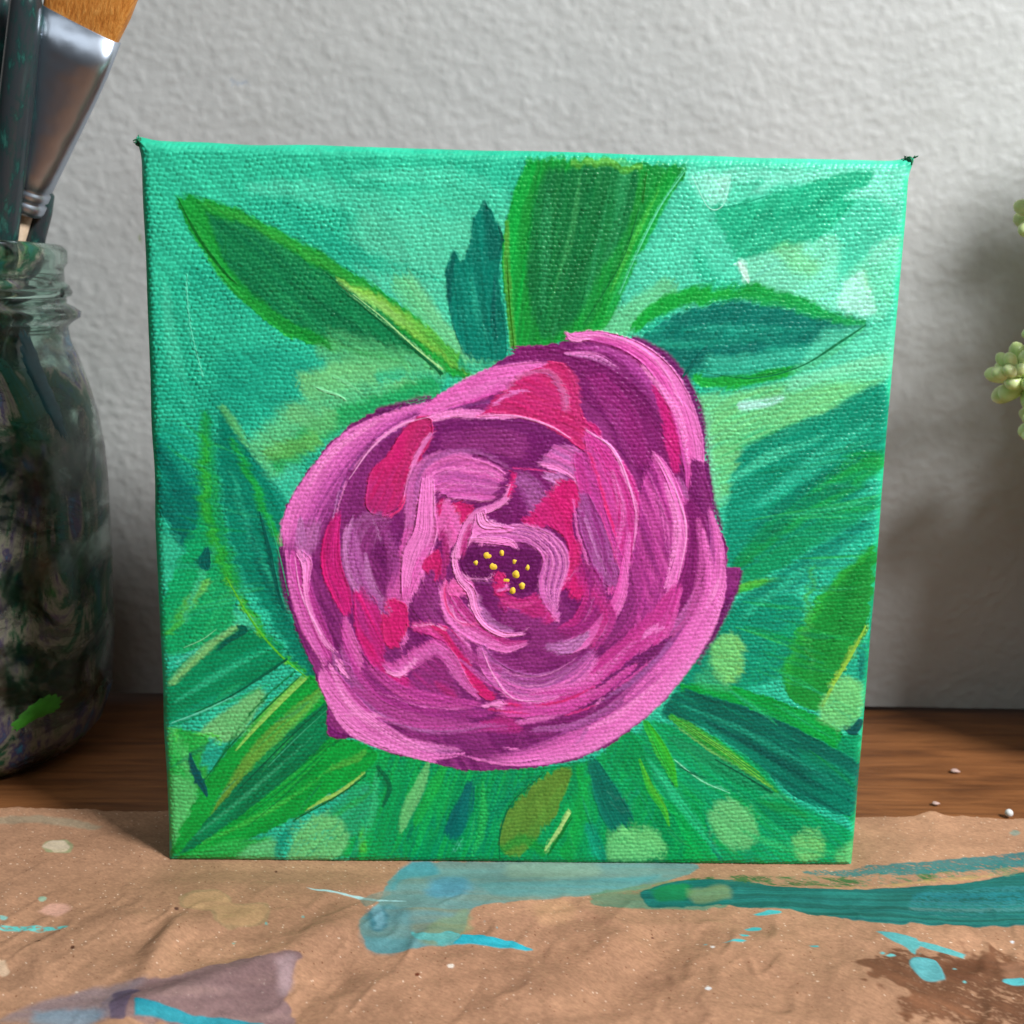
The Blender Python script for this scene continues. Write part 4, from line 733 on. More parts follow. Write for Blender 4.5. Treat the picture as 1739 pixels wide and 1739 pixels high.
for k in range(5): S([(562-k*3, 1258+k*7, 1.2), (500-k*3, 1310+k*9, 1.8), (420, 1368+k*9, 1.2)], [(0, 104, 60) if k % 2 == 0 else (40, 184, 72)], th=1.6, op=.7, dry=.15)
S([(620, 1312, 1.6), (578, 1343, 3.6), (522, 1374, 2)], [(172, 218, 112), (140, 204, 84)], th=2.2)
S([(622, 1317, 1.6), (572, 1352, 2.2), (500, 1392, 2)], [(0, 100, 44)], th=2)
S([(640, 1300, 4), (662, 1335, 5), (650, 1370, 3)], [(0, 106, 66)], op=.85, th=1.6)
S([(925, 1312, 1.4), (872, 1360, 1.8), (850, 1410, 1.9), (848, 1460, 1.2)], [(0, 106, 62)], th=2.2)
S([(925, 1445, 2), (948, 1410, 4), (968, 1380, 3)], [(166, 214, 124), (190, 222, 134)], th=2.4)
S([(930, 1452, 2), (952, 1417, 3.4), (972, 1388, 2)], [(8, 118, 46)], th=2)
S([(1145, 1290, 1.4), (1190, 1325, 1.8), (1240, 1347, 1.2)], [(130, 224, 180)], th=2.6, dry=.1)
S([(1150, 1300, 1.5), (1176, 1314, 2), (1200, 1322, 1.2)], [(0, 98, 66)], th=2)
S([(1215, 1290, 1.4), (1260, 1315, 2), (1312, 1346, 2.4)], [(0, 94, 62)], th=2)
for k in range(5): S([(1150+k*4, 1222+k*4, 1), (1215+k*5, 1262+k*5, 1.6), (1290+k*4, 1312+k*6, 1.2)], [(120, 204, 70) if k % 2 == 0 else (20, 130, 66)], th=1.5, dry=.22, op=.8)
S([(1100, 1228, 3), (1122, 1268, 9), (1140, 1305, 8), (1148, 1335, 3)], [(60, 190, 50), (30, 172, 60)], dry=.2, th=1.3)
S([(1086, 1290, 3), (1105, 1340, 8), (1126, 1372, 7), (1136, 1402, 3)], [(84, 194, 54), (30, 170, 60)], dry=.25, th=1.3)
S([(1470, 1062, 2), (1446, 1110, 3.6), (1416, 1160, 4), (1396, 1200, 3)], [(154, 204, 72), (130, 190, 64)], th=2, dry=.1)
S([(1432, 1232, 3), (1448, 1240, 9), (1462, 1224, 9)], [(0, 92, 84), (0, 78, 78)], th=1.6)
for (cx_, cy_, ra, rb) in ((540, 1420, 44, 36), (1080, 1434, 46, 28), (1245, 1400, 38, 40), (1373, 1434, 25, 27), (1235, 1120, 26, 38), (1428, 1196, 34, 36), (400, 1225, 30, 26)):
    PL([(cx_+ra*math.cos(k*.785)*(1+.16*math.sin(k*2.1+cx_)), cy_+rb*math.sin(k*.785)*(1+.16*math.cos(k*1.7+cy_))) for k in range(8)], [(116, 204, 128), (98, 194, 116), (108, 200, 124)], dry=.42, blur=5, ridge=0, th=.6, ragged=14, fl=24, fw=6, op=.6)
S([(1255, 690, 10), (1300, 685, 10), (1330, 676, 7)], [(176, 234, 222)], op=.8, dry=.5, soft=.6, ridge=0)
S([(1255, 445, 3), (1264, 462, 6), (1272, 480, 3)], [(206, 246, 232)], op=.8, dry=.2)
S([(1226, 1000, 6), (1204, 1062, 15), (1164, 1122, 19), (1108, 1188, 20), (1048, 1236, 19), (984, 1274, 15), (915, 1292, 8)], [(240, 136, 210), P1, (224, 104, 190)], th=1.5, dry=.16, soft=.3, fr=18)
S([(556, 1190, 5), (596, 1238, 12), (655, 1265, 13), (735, 1290, 7)], [P1, (240, 134, 208)], th=1.5, dry=.2, soft=.3, fr=12)
S([(486, 935, 4), (500, 1010, 9), (528, 1080, 9), (552, 1130, 6)], [(200, 80, 168), P1], th=1.2, dry=.3, soft=.4)
S([(1186, 880, 6), (1196, 950, 14), (1180, 1030, 14), (1140, 1080, 8)], [(176, 70, 146), (196, 84, 164)], dry=.42, fr=14, soft=.5, ridge=0)
S([(600, 1170, 8), (680, 1215, 15), (780, 1236, 14), (860, 1236, 8)], [(186, 76, 156), (170, 60, 142)], dry=.4, fr=14, soft=.5, ridge=0)
S([(760, 1070, 6), (800, 1115, 12), (850, 1140, 9)], [(176, 66, 146)], dry=.42, fr=12, soft=.5, ridge=0)
# flower: dry pale drags and thin ridges
for (pt, c_, w_, d_) in (([(1195, 900), (1205, 1000), (1150, 1100), (1060, 1190)], [P1, (226, 100, 190)], 12, .42), ([(560, 1130), (600, 1200), (680, 1255), (740, 1278)], [P1, P0], 12, .42), ([(520, 830), (560, 770), (640, 715)], [P1, P0], 10, .45),
    ([(1090, 620), (1150, 700), (1170, 790)], [P0, P1], 10, .46), ([(1130, 820), (1150, 900), (1130, 1000)], [P0, P1], 10, .46), ([(900, 1180), (1000, 1160), (1080, 1090)], [P1, P2], 14, .46), ([(640, 1220), (740, 1240), (840, 1230)], [P2, LC], 12, .5),
    ([(700, 1280), (740, 1285), (790, 1280)], [P1], 10, .5), ([(510, 880), (512, 920), (516, 960)], [LC, LL], 14, .5), ([(960, 600), (1010, 605), (1050, 625)], [P1, LL], 9, .5), ([(1000, 1240), (1060, 1210), (1130, 1150)], [P0, P1], 12, .46),
    ([(620, 940), (630, 990), (665, 1040)], [LL, LC], 10, .5), ([(850, 1020), (880, 1030), (915, 1020)], [(214, 70, 150)], 8, .5), ([(780, 1120), (830, 1160), (880, 1180)], [LC, P2], 8, .45), ([(1040, 800), (1055, 870), (1045, 950)], [P1, PM], 12, .5)):
    S([(a_, b_, w_*(.45 if i_ in (0, len(pt)-1) else 1)) for i_, (a_, b_) in enumerate(pt)], c_, dry=d_, soft=.5, ridge=0, streak=.9, th=1.2, fr=w_, op=.9)
for a in ([(996, 730), (1042, 764), (1066, 815), (1080, 870)], [(738, 706), (682, 722), (632, 760), (592, 815)], [(812, 707), (870, 706), (930, 722), (970, 745)], [(1118, 776), (1150, 840), (1166, 905), (1152, 985)], [(820, 1108), (840, 1150), (872, 1186), (925, 1192)], [(500, 945), (512, 1010), (545, 1080)]):
    S([(q_[0], q_[1], (1.2, 2.2, 2.2, 1.2)[i_ % 4]) for i_, q_ in enumerate(a)], [P0, (246, 168, 224)], th=3.6, dry=.08)
# ------------------------------------------------------------------ helpers
def ray(px, py): return CF*(FOC*1000)+CR*(px-869.5)-CU*(py-869.5)
def onY(px, py, y):
    d = ray(px, py); return CAM+d*(y-CAM[1])/d[1]
def onG(px, py, z=0.0):
    d = ray(px, py); return CAM+d*(z-CAM[2])/d[2]
def tag(o, label=None, cat=None, group=None, kind=None):
    if label: o['label'] = label
    if cat: o['category'] = cat
    if group: o['group'] = group
    if kind: o['kind'] = kind
    return o
def empty(name, loc):
    o = bpy.data.objects.new(name, None); o.empty_display_size = .01; scn.collection.objects.link(o); o.location = loc; return o
def link(name, me, mat, parent=None, smooth=True):
    me.materials.append(mat)
    if smooth: me.polygons.foreach_set('use_smooth', [True]*len(me.polygons))
    o = bpy.data.objects.new(name, me); scn.collection.objects.link(o)
    if parent is not None:
        o.parent = parent; o.matrix_parent_inverse = Matrix.Translation(-parent.location)
    return o
def grid_mesh(name, V, nx, ny, col=None, flip=False):
    """V: (ny*nx, 3) vertices of a regular grid"""
    me = bpy.data.meshes.new(name); idx = np.arange(nx*ny).reshape(ny, nx)
    q = np.stack([idx[:-1, :-1], idx[1:, :-1], idx[1:, 1:], idx[:-1, 1:]], -1).reshape(-1, 4)
    if flip: q = q[:, ::-1]
    me.vertices.add(len(V)); me.vertices.foreach_set('co', np.ascontiguousarray(V, np.float32).ravel())
    me.loops.add(q.size); me.loops.foreach_set('vertex_index', np.ascontiguousarray(q, np.int32).ravel())
    me.polygons.add(len(q)); me.polygons.foreach_set('loop_start', np.arange(0, q.size, 4, dtype=np.int32))
    if col is not None:
        a = me.color_attributes.new('pigment', 'FLOAT_COLOR', 'POINT')
        c = np.ones((len(V), 4), np.float32); c[:, :3] = col.reshape(-1, 3); a.data.foreach_set('color', c.ravel())
    me.update(calc_edges=True); me.validate(); return me
def revolve(prof, n=48, close=False):
    """profile [(r, z)] about z"""
    vs = []; fs = []
    for (r, z) in prof:
        for k in range(n):
            a = 2*math.pi*k/n; vs.append((r*math.cos(a), r*math.sin(a), z))
    m = len(prof)
    for i in range(m-1+(1 if close else 0)):
        for k in range(n):
            a = i*n+k; b = i*n+(k+1) % n; i2 = (i+1) % m; fs.append((a, b, i2*n+(k+1) % n, i2*n+k))
    me = bpy.data.meshes.new('m'); me.from_pydata(vs, [], fs); me.update(); return me
def loft(name, rings, cap=True, n=40):
    """rings: (centre, rx, ry, xdir, ydir, power)"""
    vs = []; fs = []
    for (c, rx, ry, xd, yd, pw) in rings:
        for k in range(n):
            a = 2*math.pi*k/n; ca, sa = math.cos(a), math.sin(a)
            ex = math.copysign(abs(ca)**(2/pw), ca)*rx; ey = math.copysign(abs(sa)**(2/pw), sa)*ry
            vs.append(tuple(Vector(c)+Vector(xd)*ex+Vector(yd)*ey))
    for i in range(len(rings)-1):
        for k in range(n): fs.append((i*n+k, i*n+(k+1) % n, (i+1)*n+(k+1) % n, (i+1)*n+k))
    if cap: fs.append(tuple(range(n))[::-1]); fs.append(tuple(range((len(rings)-1)*n, len(rings)*n)))
    me = bpy.data.meshes.new(name); me.from_pydata(vs, [], fs); me.update(); return me
def tube(path, rad, n=16, sx=1.0):
    P = [Vector(q) for q in path]; rings = []
    for i, q in enumerate(P):
        t = (P[min(i+1, len(P)-1)]-P[max(i-1, 0)]).normalized(); a = t.cross(Vector((0, 1, 0.01))).normalized(); b = t.cross(a).normalized()
        r = rad[i] if isinstance(rad, (list, tuple)) else rad
        rings.append((q, r, r*sx, a, b, 2))
    return loft('t', rings, True, n)
# ---- node shorthand
class NT:
    def __init__(s, name):
        s.m = bpy.data.materials.new(name); s.m.use_nodes = True; s.t = s.m.node_tree; s.b = s.t.nodes['Principled BSDF']; s.out = s.t.nodes['Material Output']
    def n(s, typ, **kw):
        nd = s.t.nodes.new(typ)
        for k, v in kw.items():
            if hasattr(nd, k) and k not in ('Scale',): setattr(nd, k, v)
            else: nd.inputs[k].default_value = v
        return nd
    def l(s, a, b): s.t.links.new(a, b)
    def coord(s, sc=(1, 1, 1), rot=(0, 0, 0), src='Object'):
        tc = s.n('ShaderNodeTexCoord')
        if rot != (0, 0, 0):
            m0 = s.n('ShaderNodeMapping'); m0.inputs['Rotation'].default_value = rot; mp = s.n('ShaderNodeMapping'); mp.inputs['Scale'].default_value = sc
            s.l(tc.outputs[src], m0.inputs['Vector']); s.l(m0.outputs[0], mp.inputs['Vector']); return mp.outputs[0]
        tc = tc; mp = s.n('ShaderNodeMapping'); mp.inputs['Scale'].default_value = sc; mp.inputs['Rotation'].default_value = rot
        s.l(tc.outputs[src], mp.inputs['Vector']); return mp.outputs[0]
    def noise(s, vec, scale, detail=4, rough=.55, dist=0):
        nd = s.n('ShaderNodeTexNoise'); nd.inputs['Scale'].default_value = scale; nd.inputs['Detail'].default_value = detail
        nd.inputs['Roughness'].default_value = rough; nd.inputs['Distortion'].default_value = dist; s.l(vec, nd.inputs['Vector']); return nd.outputs['Fac']
    def ramp(s, f, stops):
        r = s.n('ShaderNodeValToRGB'); e = r.color_ramp.elements
        while len(e) < len(stops): e.new(.5)
        for k, (q, c) in enumerate(stops): e[k].position = q; e[k].color = tuple(c)+(1,) if len(c) == 3 else c
        s.l(f, r.inputs[0]); return r.outputs[0]
    def mix(s, f, a, b, mode='MIX'):
        m = s.n('ShaderNodeMix'); m.data_type = 'RGBA'; m.blend_type = mode
        for v, k in ((f, 0), (a, 6), (b, 7)):
            if hasattr(v, 'is_output'): s.l(v, m.inputs[k])
            else: m.inputs[k].default_value = v if k == 0 else tuple(v)+(1,)
        return m.outputs[2]
    def bump(s, h, strength, dist, nrm=None):
        b = s.n('ShaderNodeBump'); b.inputs['Strength'].default_value = strength; b.inputs['Distance'].default_value = dist; s.l(h, b.inputs['Height'])
        if nrm is not None: s.l(nrm, b.inputs['Normal'])
        return b.outputs[0]
    def set(s, **kw):
        for k, v in kw.items():
            k = k.replace('_', ' ')
            if hasattr(v, 'is_output'): s.l(v, s.b.inputs[k])
            else: s.b.inputs[k].default_value = (tuple(v)+(1,)) if isinstance(v, (tuple, np.ndarray)) and len(v) == 3 else v
def L(*c): return tuple(float(v) for v in lin(c))
# ------------------------------------------------------------------ materials
def mat_pigment(name, rough=.45, bumpn=600, bd=.00005, spec=.5, mott=.08):
    t = NT(name); at = t.n('ShaderNodeAttribute'); at.attribute_name = 'pigment'
    v = t.coord(); f = t.noise(v, bumpn, 3); f2 = t.noise(v, bumpn*.3, 4)
    c = t.mix(1.0, at.outputs['Color'], t.ramp(f2, [(.3, (1-mott,)*3), (.7, (1+mott,)*3)]), 'MULTIPLY')
    t.set(Base_Color=c, Roughness=t.ramp(f2, [(.3, (rough-.08,)*3), (.7, (rough+.1,)*3)]), Normal=t.bump(f, .6, bd)); t.b.inputs['Specular IOR Level'].default_value = spec
    return t.m
m_canvas = mat_pigment('painted_canvas_cloth', .40, 1500, .00005, .26)
t = NT('yellow_paint'); t.set(Base_Color=L(242, 204, 60), Roughness=.5); v = t.coord(); t.set(Normal=t.bump(t.noise(v, 2500), .5, .0001)); m_yel = t.m
t = NT('dark_green_thread'); t.set(Base_Color=L(10, 90, 60), Roughness=.8); v = t.coord(); t.set(Base_Color=t.ramp(t.noise(v, 900), [(.35, L(8, 74, 52)), (.7, L(20, 130, 85))])); m_thr = t.m
t = NT('stretcher_pine'); v = t.coord((1, 1, 8)); t.set(Base_Color=t.ramp(t.noise(v, 60, 6), [(.3, L(190, 150, 100)), (.7, L(222, 190, 140))]), Roughness=.6); m_pine = t.m
# ------------------------------------------------------------------ wall
WX0, WX1, WZ0, WZ1, DW = -.34, .34, 0.0, .40, .00062
nx = int((WX1-WX0)/DW); nz_ = int((WZ1-WZ0)/DW)
xs = np.linspace(WX0, WX1, nx); zs = np.linspace(WZ0, WZ1, nz_); XX, ZZ = np.meshgrid(xs, zs)
wr = np.random.RandomState(11)
u = (XX*.93+ZZ*.36)/.0023; vv = (ZZ*.93-XX*.36)/.0018
dw = vnoise(wr, XX/.012+30, ZZ/.012+30)*.7
hw = fbm(wr, u+300+dw, vv+300-dw, 3); hw2 = fbm(wr, XX/.013+90, ZZ/.010+90, 2)
hh = sst(hw, .28, .78)*.00021+hw2*.00030+vnoise(wr, XX/.0011+500, ZZ/.0011+500)*.00006
WALLY0, WSL = .1020, -.017
V = np.stack([XX, WALLY0+WSL*XX-hh+.0004, ZZ], -1).reshape(-1, 3)
t = NT('textured_wall_paint'); v = t.coord()
f = t.noise(v, 9, 4); f1 = t.noise(v, 420, 4, .6); f2 = t.noise(v, 34, 5, .6)
base = t.ramp(f, [(.3, L(174, 176, 175)), (.7, L(181, 182, 180))])
base = t.mix(1.0, base, t.ramp(f2, [(.3, (.955, .955, .95)), (.65, (1.02, 1.02, 1.02))]), 'MULTIPLY')
def spot(t, base, pos, rad, sq, col, amt, sc=90):
    """a small stain on the surface at an object-space position"""
    tc = t.n('ShaderNodeTexCoord'); mp = t.n('ShaderNodeMapping'); mp.vector_type = 'TEXTURE'; mp.inputs['Location'].default_value = pos; mp.inputs['Scale'].default_value = (rad*sq[0], rad*3, rad*sq[1])
    t.l(tc.outputs['Object'], mp.inputs['Vector']); ln = t.n('ShaderNodeVectorMath'); ln.operation = 'LENGTH'; t.l(mp.outputs[0], ln.inputs[0])
    ad = t.n('ShaderNodeMath'); ad.operation = 'MULTIPLY_ADD'; t.l(t.noise(t.coord(), sc*6, 4), ad.inputs[0]); ad.inputs[1].default_value = 1.6; t.l(ln.outputs['Value'], ad.inputs[2])
    m = t.ramp(ad.outputs[0], [(.35, (amt,)*3), (1.0, (0, 0, 0))]); return t.mix(m, base, col)
q = onY(405, 140, .1027); base = spot(t, base, tuple(q), .011, (1.2, .55), L(120, 140, 165), .75)
q = onY(1657, 790, .10); base = spot(t, base, tuple(q), .0028, (1, 1), L(70, 50, 40), 1.0)
q = onY(238, 405, .1040); base = spot(t, base, tuple(q), .0035, (.6, 1.2), L(120, 135, 70), 1.0)
t.set(Base_Color=base, Roughness=.62, Normal=t.bump(f1, .5, .00022)); t.b.inputs['Specular IOR Level'].default_value = .3
wall = link('wall', grid_mesh('wall', V, nx, nz_, flip=True), t.m); tag(wall, kind='structure')
# ------------------------------------------------------------------ wooden table
def board(y0, y1, z1, x0=-.7, x1=.7, th=.02, bev=.0004):
    me = bpy.data.meshes.new('board'); bm = bmesh.new(); bmesh.ops.create_cube(bm, size=1)
    for v_ in bm.verts: v_.co = Vector(((x0+x1)/2+v_.co.x*(x1-x0), (y0+y1)/2+v_.co.y*(y1-y0), z1-th/2+v_.co.z*th))
    bmesh.ops.bevel(bm, geom=bm.edges[:], offset=bev, segments=3, affect='EDGES'); bm.to_mesh(me); bm.free(); return me
t = NT('stained_wood'); v = t.coord((1, 9, 9)); v2 = t.coord((.35, 14, 14)); vc = t.coord()
g1 = t.noise(v, 22, 8, .62, .6); g2 = t.noise(v2, 60, 6, .7); g3 = t.noise(vc, 16, 3)
c = t.ramp(g1, [(.28, L(90, 56, 33)), (.45, L(126, 80, 45)), (.6, L(150, 98, 57)), (.78, L(106, 66, 38))])
c = t.mix(1.0, c, t.ramp(g2, [(.35, (.72, .68, .66)), (.6, (1.05, 1.03, 1.0))]), 'MULTIPLY')
c = t.mix(1.0, c, t.ramp(g3, [(.3, (.78, .76, .74)), (.7, (1.1, 1.08, 1.05))]), 'MULTIPLY')
t.set(Base_Color=c, Roughness=t.ramp(g2, [(.3, (.42,)*3), (.7, (.55,)*3)]), Normal=t.bump(g2, .35, .0004)); m_wood = t.m
tb = empty('wooden_table', (0, 0, 0)); tag(tb, 'brown stained wooden tabletop of planks running to the textured wall', 'table', kind='structure')
ys = .0685
for (a, b, dz) in ((-.55, -.12, 0), (-.12, ys, -.0001), (ys, .128, -.0014)):
    link('plank', board(a+.0004, b-.0004, -.0006+dz), m_wood, tb, smooth=False)
# ------------------------------------------------------------------ kraft paper sheet, with its stains
PX0, PX1, PY0, PY1, DP = -.175, .175, -.115, .0235, .00024
pnx = int((PX1-PX0)/DP); pny = int((PY1-PY0)/DP)
def tf_paper(q):
    q = np.asarray(q, float); out = np.zeros_like(q)
    for i, (a, b) in enumerate(q):
        g = onG(a, b); out[i] = ((g[0]-PX0)/DP, (PY1-g[1])/DP)
    return out
yy, xx = np.mgrid[0:pny, 0:pnx].astype(float); wx = PX0+xx*DP; wy = PY1-yy*DP
pr = np.random.RandomState(21)
fib = .5*vnoise(pr, xx/1.6+9, yy/1.4)+.5*vnoise(pr, (xx+yy*.5)/4, (yy-xx*.5)/1.7)
pp = Painter(pnx, pny, tf_paper, .55, np.clip(fib*1.15-.05, 0, 1)); pp.seed = 900
mo = fbm(pr, wx/.03+50, wy/.02+50, 3)[..., None]
pp.C[:] = lin((162, 122, 94))*(1-mo)+lin((183, 140, 110))*mo
pp.C *= (.93+.14*fib)[..., None]
fl = vnoise(pr, xx/1.3+200, yy/1.2+100); pp.C[fl > .955] = lin((232, 205, 180)); fl = vnoise(pr, xx/1.5+400, yy/1.3+700); pp.C[fl > .975] = lin((120, 75, 50))
Q = pp.poly
K = dict(ridge=0, th=.05)
# diluted teal wash under the canvas
Q([(700, 1466), (1165, 1466), (1120, 1508), (1000, 1535), (830, 1552), (800, 1565), (790, 1600), (760, 1622), (700, 1632), (640, 1632), (612, 1610), (612, 1575), (640, 1545), (655, 1512), (672, 1485)],
  [(100, 145, 140), (88, 150, 150), (112, 138, 122), (78, 146, 152)], ang=0, fl=160, fw=14, streak=.6, op=.86, soft=2, **K)
Q([(700, 1466), (735, 1466), (740, 1490), (690, 1500), (665, 1520), (675, 1485)], [(56, 148, 164), (76, 150, 156)], op=.75, blur=5, **K)
Q([(730, 1500), (790, 1495), (790, 1530), (730, 1535)], [(80, 152, 176)], op=.75, blur=8, **K)
Q([(800, 1512), (1000, 1500), (1120, 1490), (1040, 1525), (870, 1538)], [(74, 152, 162), (92, 152, 148)], op=.6, blur=5, **K)
Q([(860, 1468), (1000, 1468), (1010, 1490), (870, 1496)], [(140, 165, 140)], op=.5, blur=8, **K)
Q([(618, 1575), (650, 1550), (690, 1560), (700, 1600), (690, 1628), (640, 1630), (614, 1608)], [(60, 128, 142), (78, 138, 142)], op=.5, blur=5, **K)
Q([(625, 1560), (650, 1555), (655, 1585), (635, 1595)], [(32, 106, 124)], op=.7, blur=4, **K)
Q([(790, 1560), (800, 1590), (770, 1618), (720, 1622), (730, 1590)], [(120, 155, 120), (140, 150, 100)], op=.6, blur=4, **K)
Q([(520, 1519), (560, 1524), (605, 1532), (650, 1538), (690, 1543), (640, 1543), (580, 1532), (530, 1524)], [(200, 232, 232), (150, 210, 212)], smooth=False, ragged=1, th=.5, ridge=.2)
Q([(612, 1538), (640, 1526), (668, 1524), (655, 1535), (630, 1548), (620, 1552)], [(140, 150, 135), (90, 120, 110)], op=.7, **K)
Q([(632, 1552), (645, 1550), (652, 1575), (640, 1590), (635, 1570)], [(120, 168, 178)], op=.6, blur=2, **K)
Q([(700, 1600), (780, 1605), (770, 1625), (730, 1618), (705, 1610)], [(70, 185, 190), (110, 180, 170)], op=.8, ragged=4, th=.4, ridge=.1)
Q([(783, 1606), (815, 1607), (825, 1611), (870, 1615), (880, 1622), (903, 1628), (890, 1631), (820, 1629), (768, 1624)], [(36, 176, 196), (56, 182, 196)], smooth=False, ragged=2, th=.8)
# green haze around the stroke start
Q([(1000, 1530), (1080, 1512), (1180, 1500), (1230, 1520), (1230, 1556), (1100, 1562), (1010, 1555)], [(120, 140, 100), (60, 135, 110)], op=.75, dry=.3, soft=2, **K)
# big teal stroke sweeping right
Q([(1085, 1525), (1150, 1502), (1250, 1500), (1330, 1517), (1440, 1522), (1560, 1515), (1660, 1505), (1760, 1492), (1760, 1578), (1660, 1586), (1560, 1588), (1440, 1585), (1345, 1568), (1265, 1560), (1232, 1552), (1160, 1556), (1100, 1556)],
  [(0, 98, 92), (2, 108, 104), (0, 94, 86), (20, 122, 114), (0, 102, 100)], fl=260, fw=6, streak=.8, op=.97, ragged=2, th=.8, ridge=.3)
Q([(1105, 1520), (1165, 1508), (1170, 1535), (1120, 1545)], [(20, 130, 70)], op=.8, blur=4, **K)
Q([(1170, 1520), (1230, 1515), (1235, 1540), (1180, 1548)], [(130, 150, 100)], op=.65, blur=5, **K)
Q([(1545, 1530), (1739, 1515), (1745, 1560), (1560, 1566)], [(60, 130, 128), (26, 120, 130), (96, 134, 122)], fl=260, fw=4, op=.7, dry=.45, soft=3, **K)
Q([(1120, 1506), (1240, 1488), (1400, 1492), (1560, 1484), (1739, 1464), (1760, 1462), (1760, 1490), (1600, 1504), (1440, 1517), (1300, 1512), (1200, 1500)], [(40, 112, 104), (100, 118, 82), (34, 100, 52)], fl=14, fw=7, ang=35, dry=.52, op=.9, streak=.9, **K)
Q([(1360, 1482), (1480, 1478), (1600, 1470), (1760, 1452), (1760, 1476), (1600, 1492), (1500, 1494), (1380, 1488)], [(30, 108, 114), (50, 120, 116)], fl=60, fw=6, ang=8, dry=.36, op=.9, ragged=3, **K)
Q([(1350, 1510), (1450, 1516), (1600, 1500), (1760, 1486), (1760, 1492), (1600, 1508), (1440, 1522)], [(186, 158, 90), (170, 146, 90)], dry=.45, op=.5, **K)
for (a, b, ww, h2) in ((1300, 1571, 24, 4), (1275, 1597, 16, 4), (1245, 1626, 22, 2.5), (1380, 1632, 9, 3), (1195, 1626, 6, 2), (1262, 1615, 9, 3)):
    Q([(a-ww, b), (a, b-h2), (a+ww, b-h2*.6), (a+ww*.9, b+h2), (a-ww*.4, b+h2)], [(80, 190, 190), (60, 180, 185)], ragged=1.5, th=.5, dry=.12, ridge=.2)
# dark brown ragged patch lower right with turquoise drops
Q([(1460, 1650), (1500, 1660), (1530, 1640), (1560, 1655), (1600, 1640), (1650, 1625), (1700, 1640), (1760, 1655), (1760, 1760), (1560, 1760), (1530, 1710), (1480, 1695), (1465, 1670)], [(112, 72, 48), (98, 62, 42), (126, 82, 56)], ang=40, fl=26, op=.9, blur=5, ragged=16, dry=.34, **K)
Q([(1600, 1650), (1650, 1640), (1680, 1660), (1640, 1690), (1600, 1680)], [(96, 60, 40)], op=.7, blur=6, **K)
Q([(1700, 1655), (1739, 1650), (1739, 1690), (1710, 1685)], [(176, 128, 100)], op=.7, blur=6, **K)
Q([(1486, 1607), (1520, 1606), (1556, 1610), (1560, 1616), (1640, 1634), (1636, 1642), (1600, 1638), (1562, 1626), (1552, 1644), (1530, 1628), (1500, 1616)], [(84, 166, 168), (100, 174, 174)], smooth=False, ragged=1.5, th=.6)
Q([(1545, 1652), (1560, 1649), (1588, 1655), (1602, 1680), (1600, 1690), (1570, 1690), (1552, 1680), (1540, 1660)], [(76, 156, 162), (104, 174, 178)], th=1.2, ragged=1)
Q([(1700, 1684), (1730, 1683), (1745, 1696), (1720, 1697), (1700, 1692)], [(90, 186, 192)], th=.8, ragged=1)
for (a, b, ww) in ((1510, 1648, 10), (1618, 1668, 7), (1635, 1692, 4), (1497, 1644, 5), (1645, 1660, 4), (1560, 1640, 4)):
    Q([(a-ww, b), (a, b-3), (a+ww, b), (a, b+3)], [(110, 196, 196)], th=.5, ragged=1.5)
# purple-grey wash lower left and turquoise line at the bottom edge
Q([(150, 1760), (200, 1700), (260, 1680), (330, 1668), (430, 1648), (505, 1640), (507, 1660), (490, 1700), (470, 1760)], [(116, 96, 104), (92, 76, 92), (120, 100, 110), (134, 112, 116)], ang=-14, fl=50, fw=16, op=.74, soft=2.5, ragged=4, streak=.6, **K)
Q([(470, 1655), (500, 1650), (495, 1690), (478, 1700)], [(170, 145, 148)], op=.7, blur=5, **K)
Q([(0, 1760), (40, 1735), (130, 1705), (250, 1680), (200, 1720), (180, 1760)], [(146, 128, 130), (130, 118, 128), (160, 140, 130)], op=.75, blur=5, **K)
Q([(185, 1760), (190, 1715), (215, 1700), (240, 1705), (225, 1730), (215, 1760)], [(84, 74, 96), (96, 84, 106)], op=.85, soft=2, **K)
Q([(228, 1728), (250, 1732), (330, 1741), (450, 1746), (450, 1758), (330, 1760), (230, 1754)], [(30, 136, 156), (56, 154, 166)], th=.8, ragged=1.5, smooth=False)
Q([(60, 1740), (130, 1735), (180, 1745), (150, 1765), (60, 1765)], [(110, 150, 170)], op=.6, blur=5, **K)
# pale drips and rings
def blob(x, y, a, b, col, **kw):
    Q([(x+a*math.cos(k*.785)*(1+.12*math.sin(3*k+x)), y+b*math.sin(k*.785)*(1+.12*math.cos(2*k+x))) for k in range(8)], col, **kw)
blob(99, 1442, 27, 14, [(150, 150, 112)], soft=2, **K); blob(98, 1442, 23, 10.5, [(214, 196, 172), (196, 180, 148)], soft=2, **K)
blob(97, 1556, 24, 13, [(224, 172, 152)], op=.8, blur=2, **K)
blob(4, 1662, 13, 14, [(220, 190, 160)], op=.85, soft=2, **K)
Q([(305, 1540), (330, 1526), (370, 1524), (395, 1536), (400, 1548), (440, 1548), (462, 1556), (455, 1575), (430, 1590), (385, 1594), (362, 1582), (355, 1568), (320, 1564), (304, 1556)], [(160, 140, 100)], op=.6, soft=2, **K)
Q([(309, 1541), (332, 1529), (370, 1527), (392, 1539), (402, 1552), (440, 1552), (458, 1558), (450, 1574), (428, 1587), (387, 1590), (366, 1579), (360, 1565), (320, 1561), (308, 1554)], [(192, 150, 112), (186, 150, 108)], op=.8, soft=2, **K)
Q([(0, 1395), (60, 1390), (130, 1394), (180, 1402), (150, 1408), (60, 1402), (0, 1405)], [(150, 145, 122)], op=.6, blur=2, **K)
Q([(902, 1552), (960, 1545), (980, 1575), (920, 1585)], [(190, 150, 110)], op=.4, blur=5, **K)
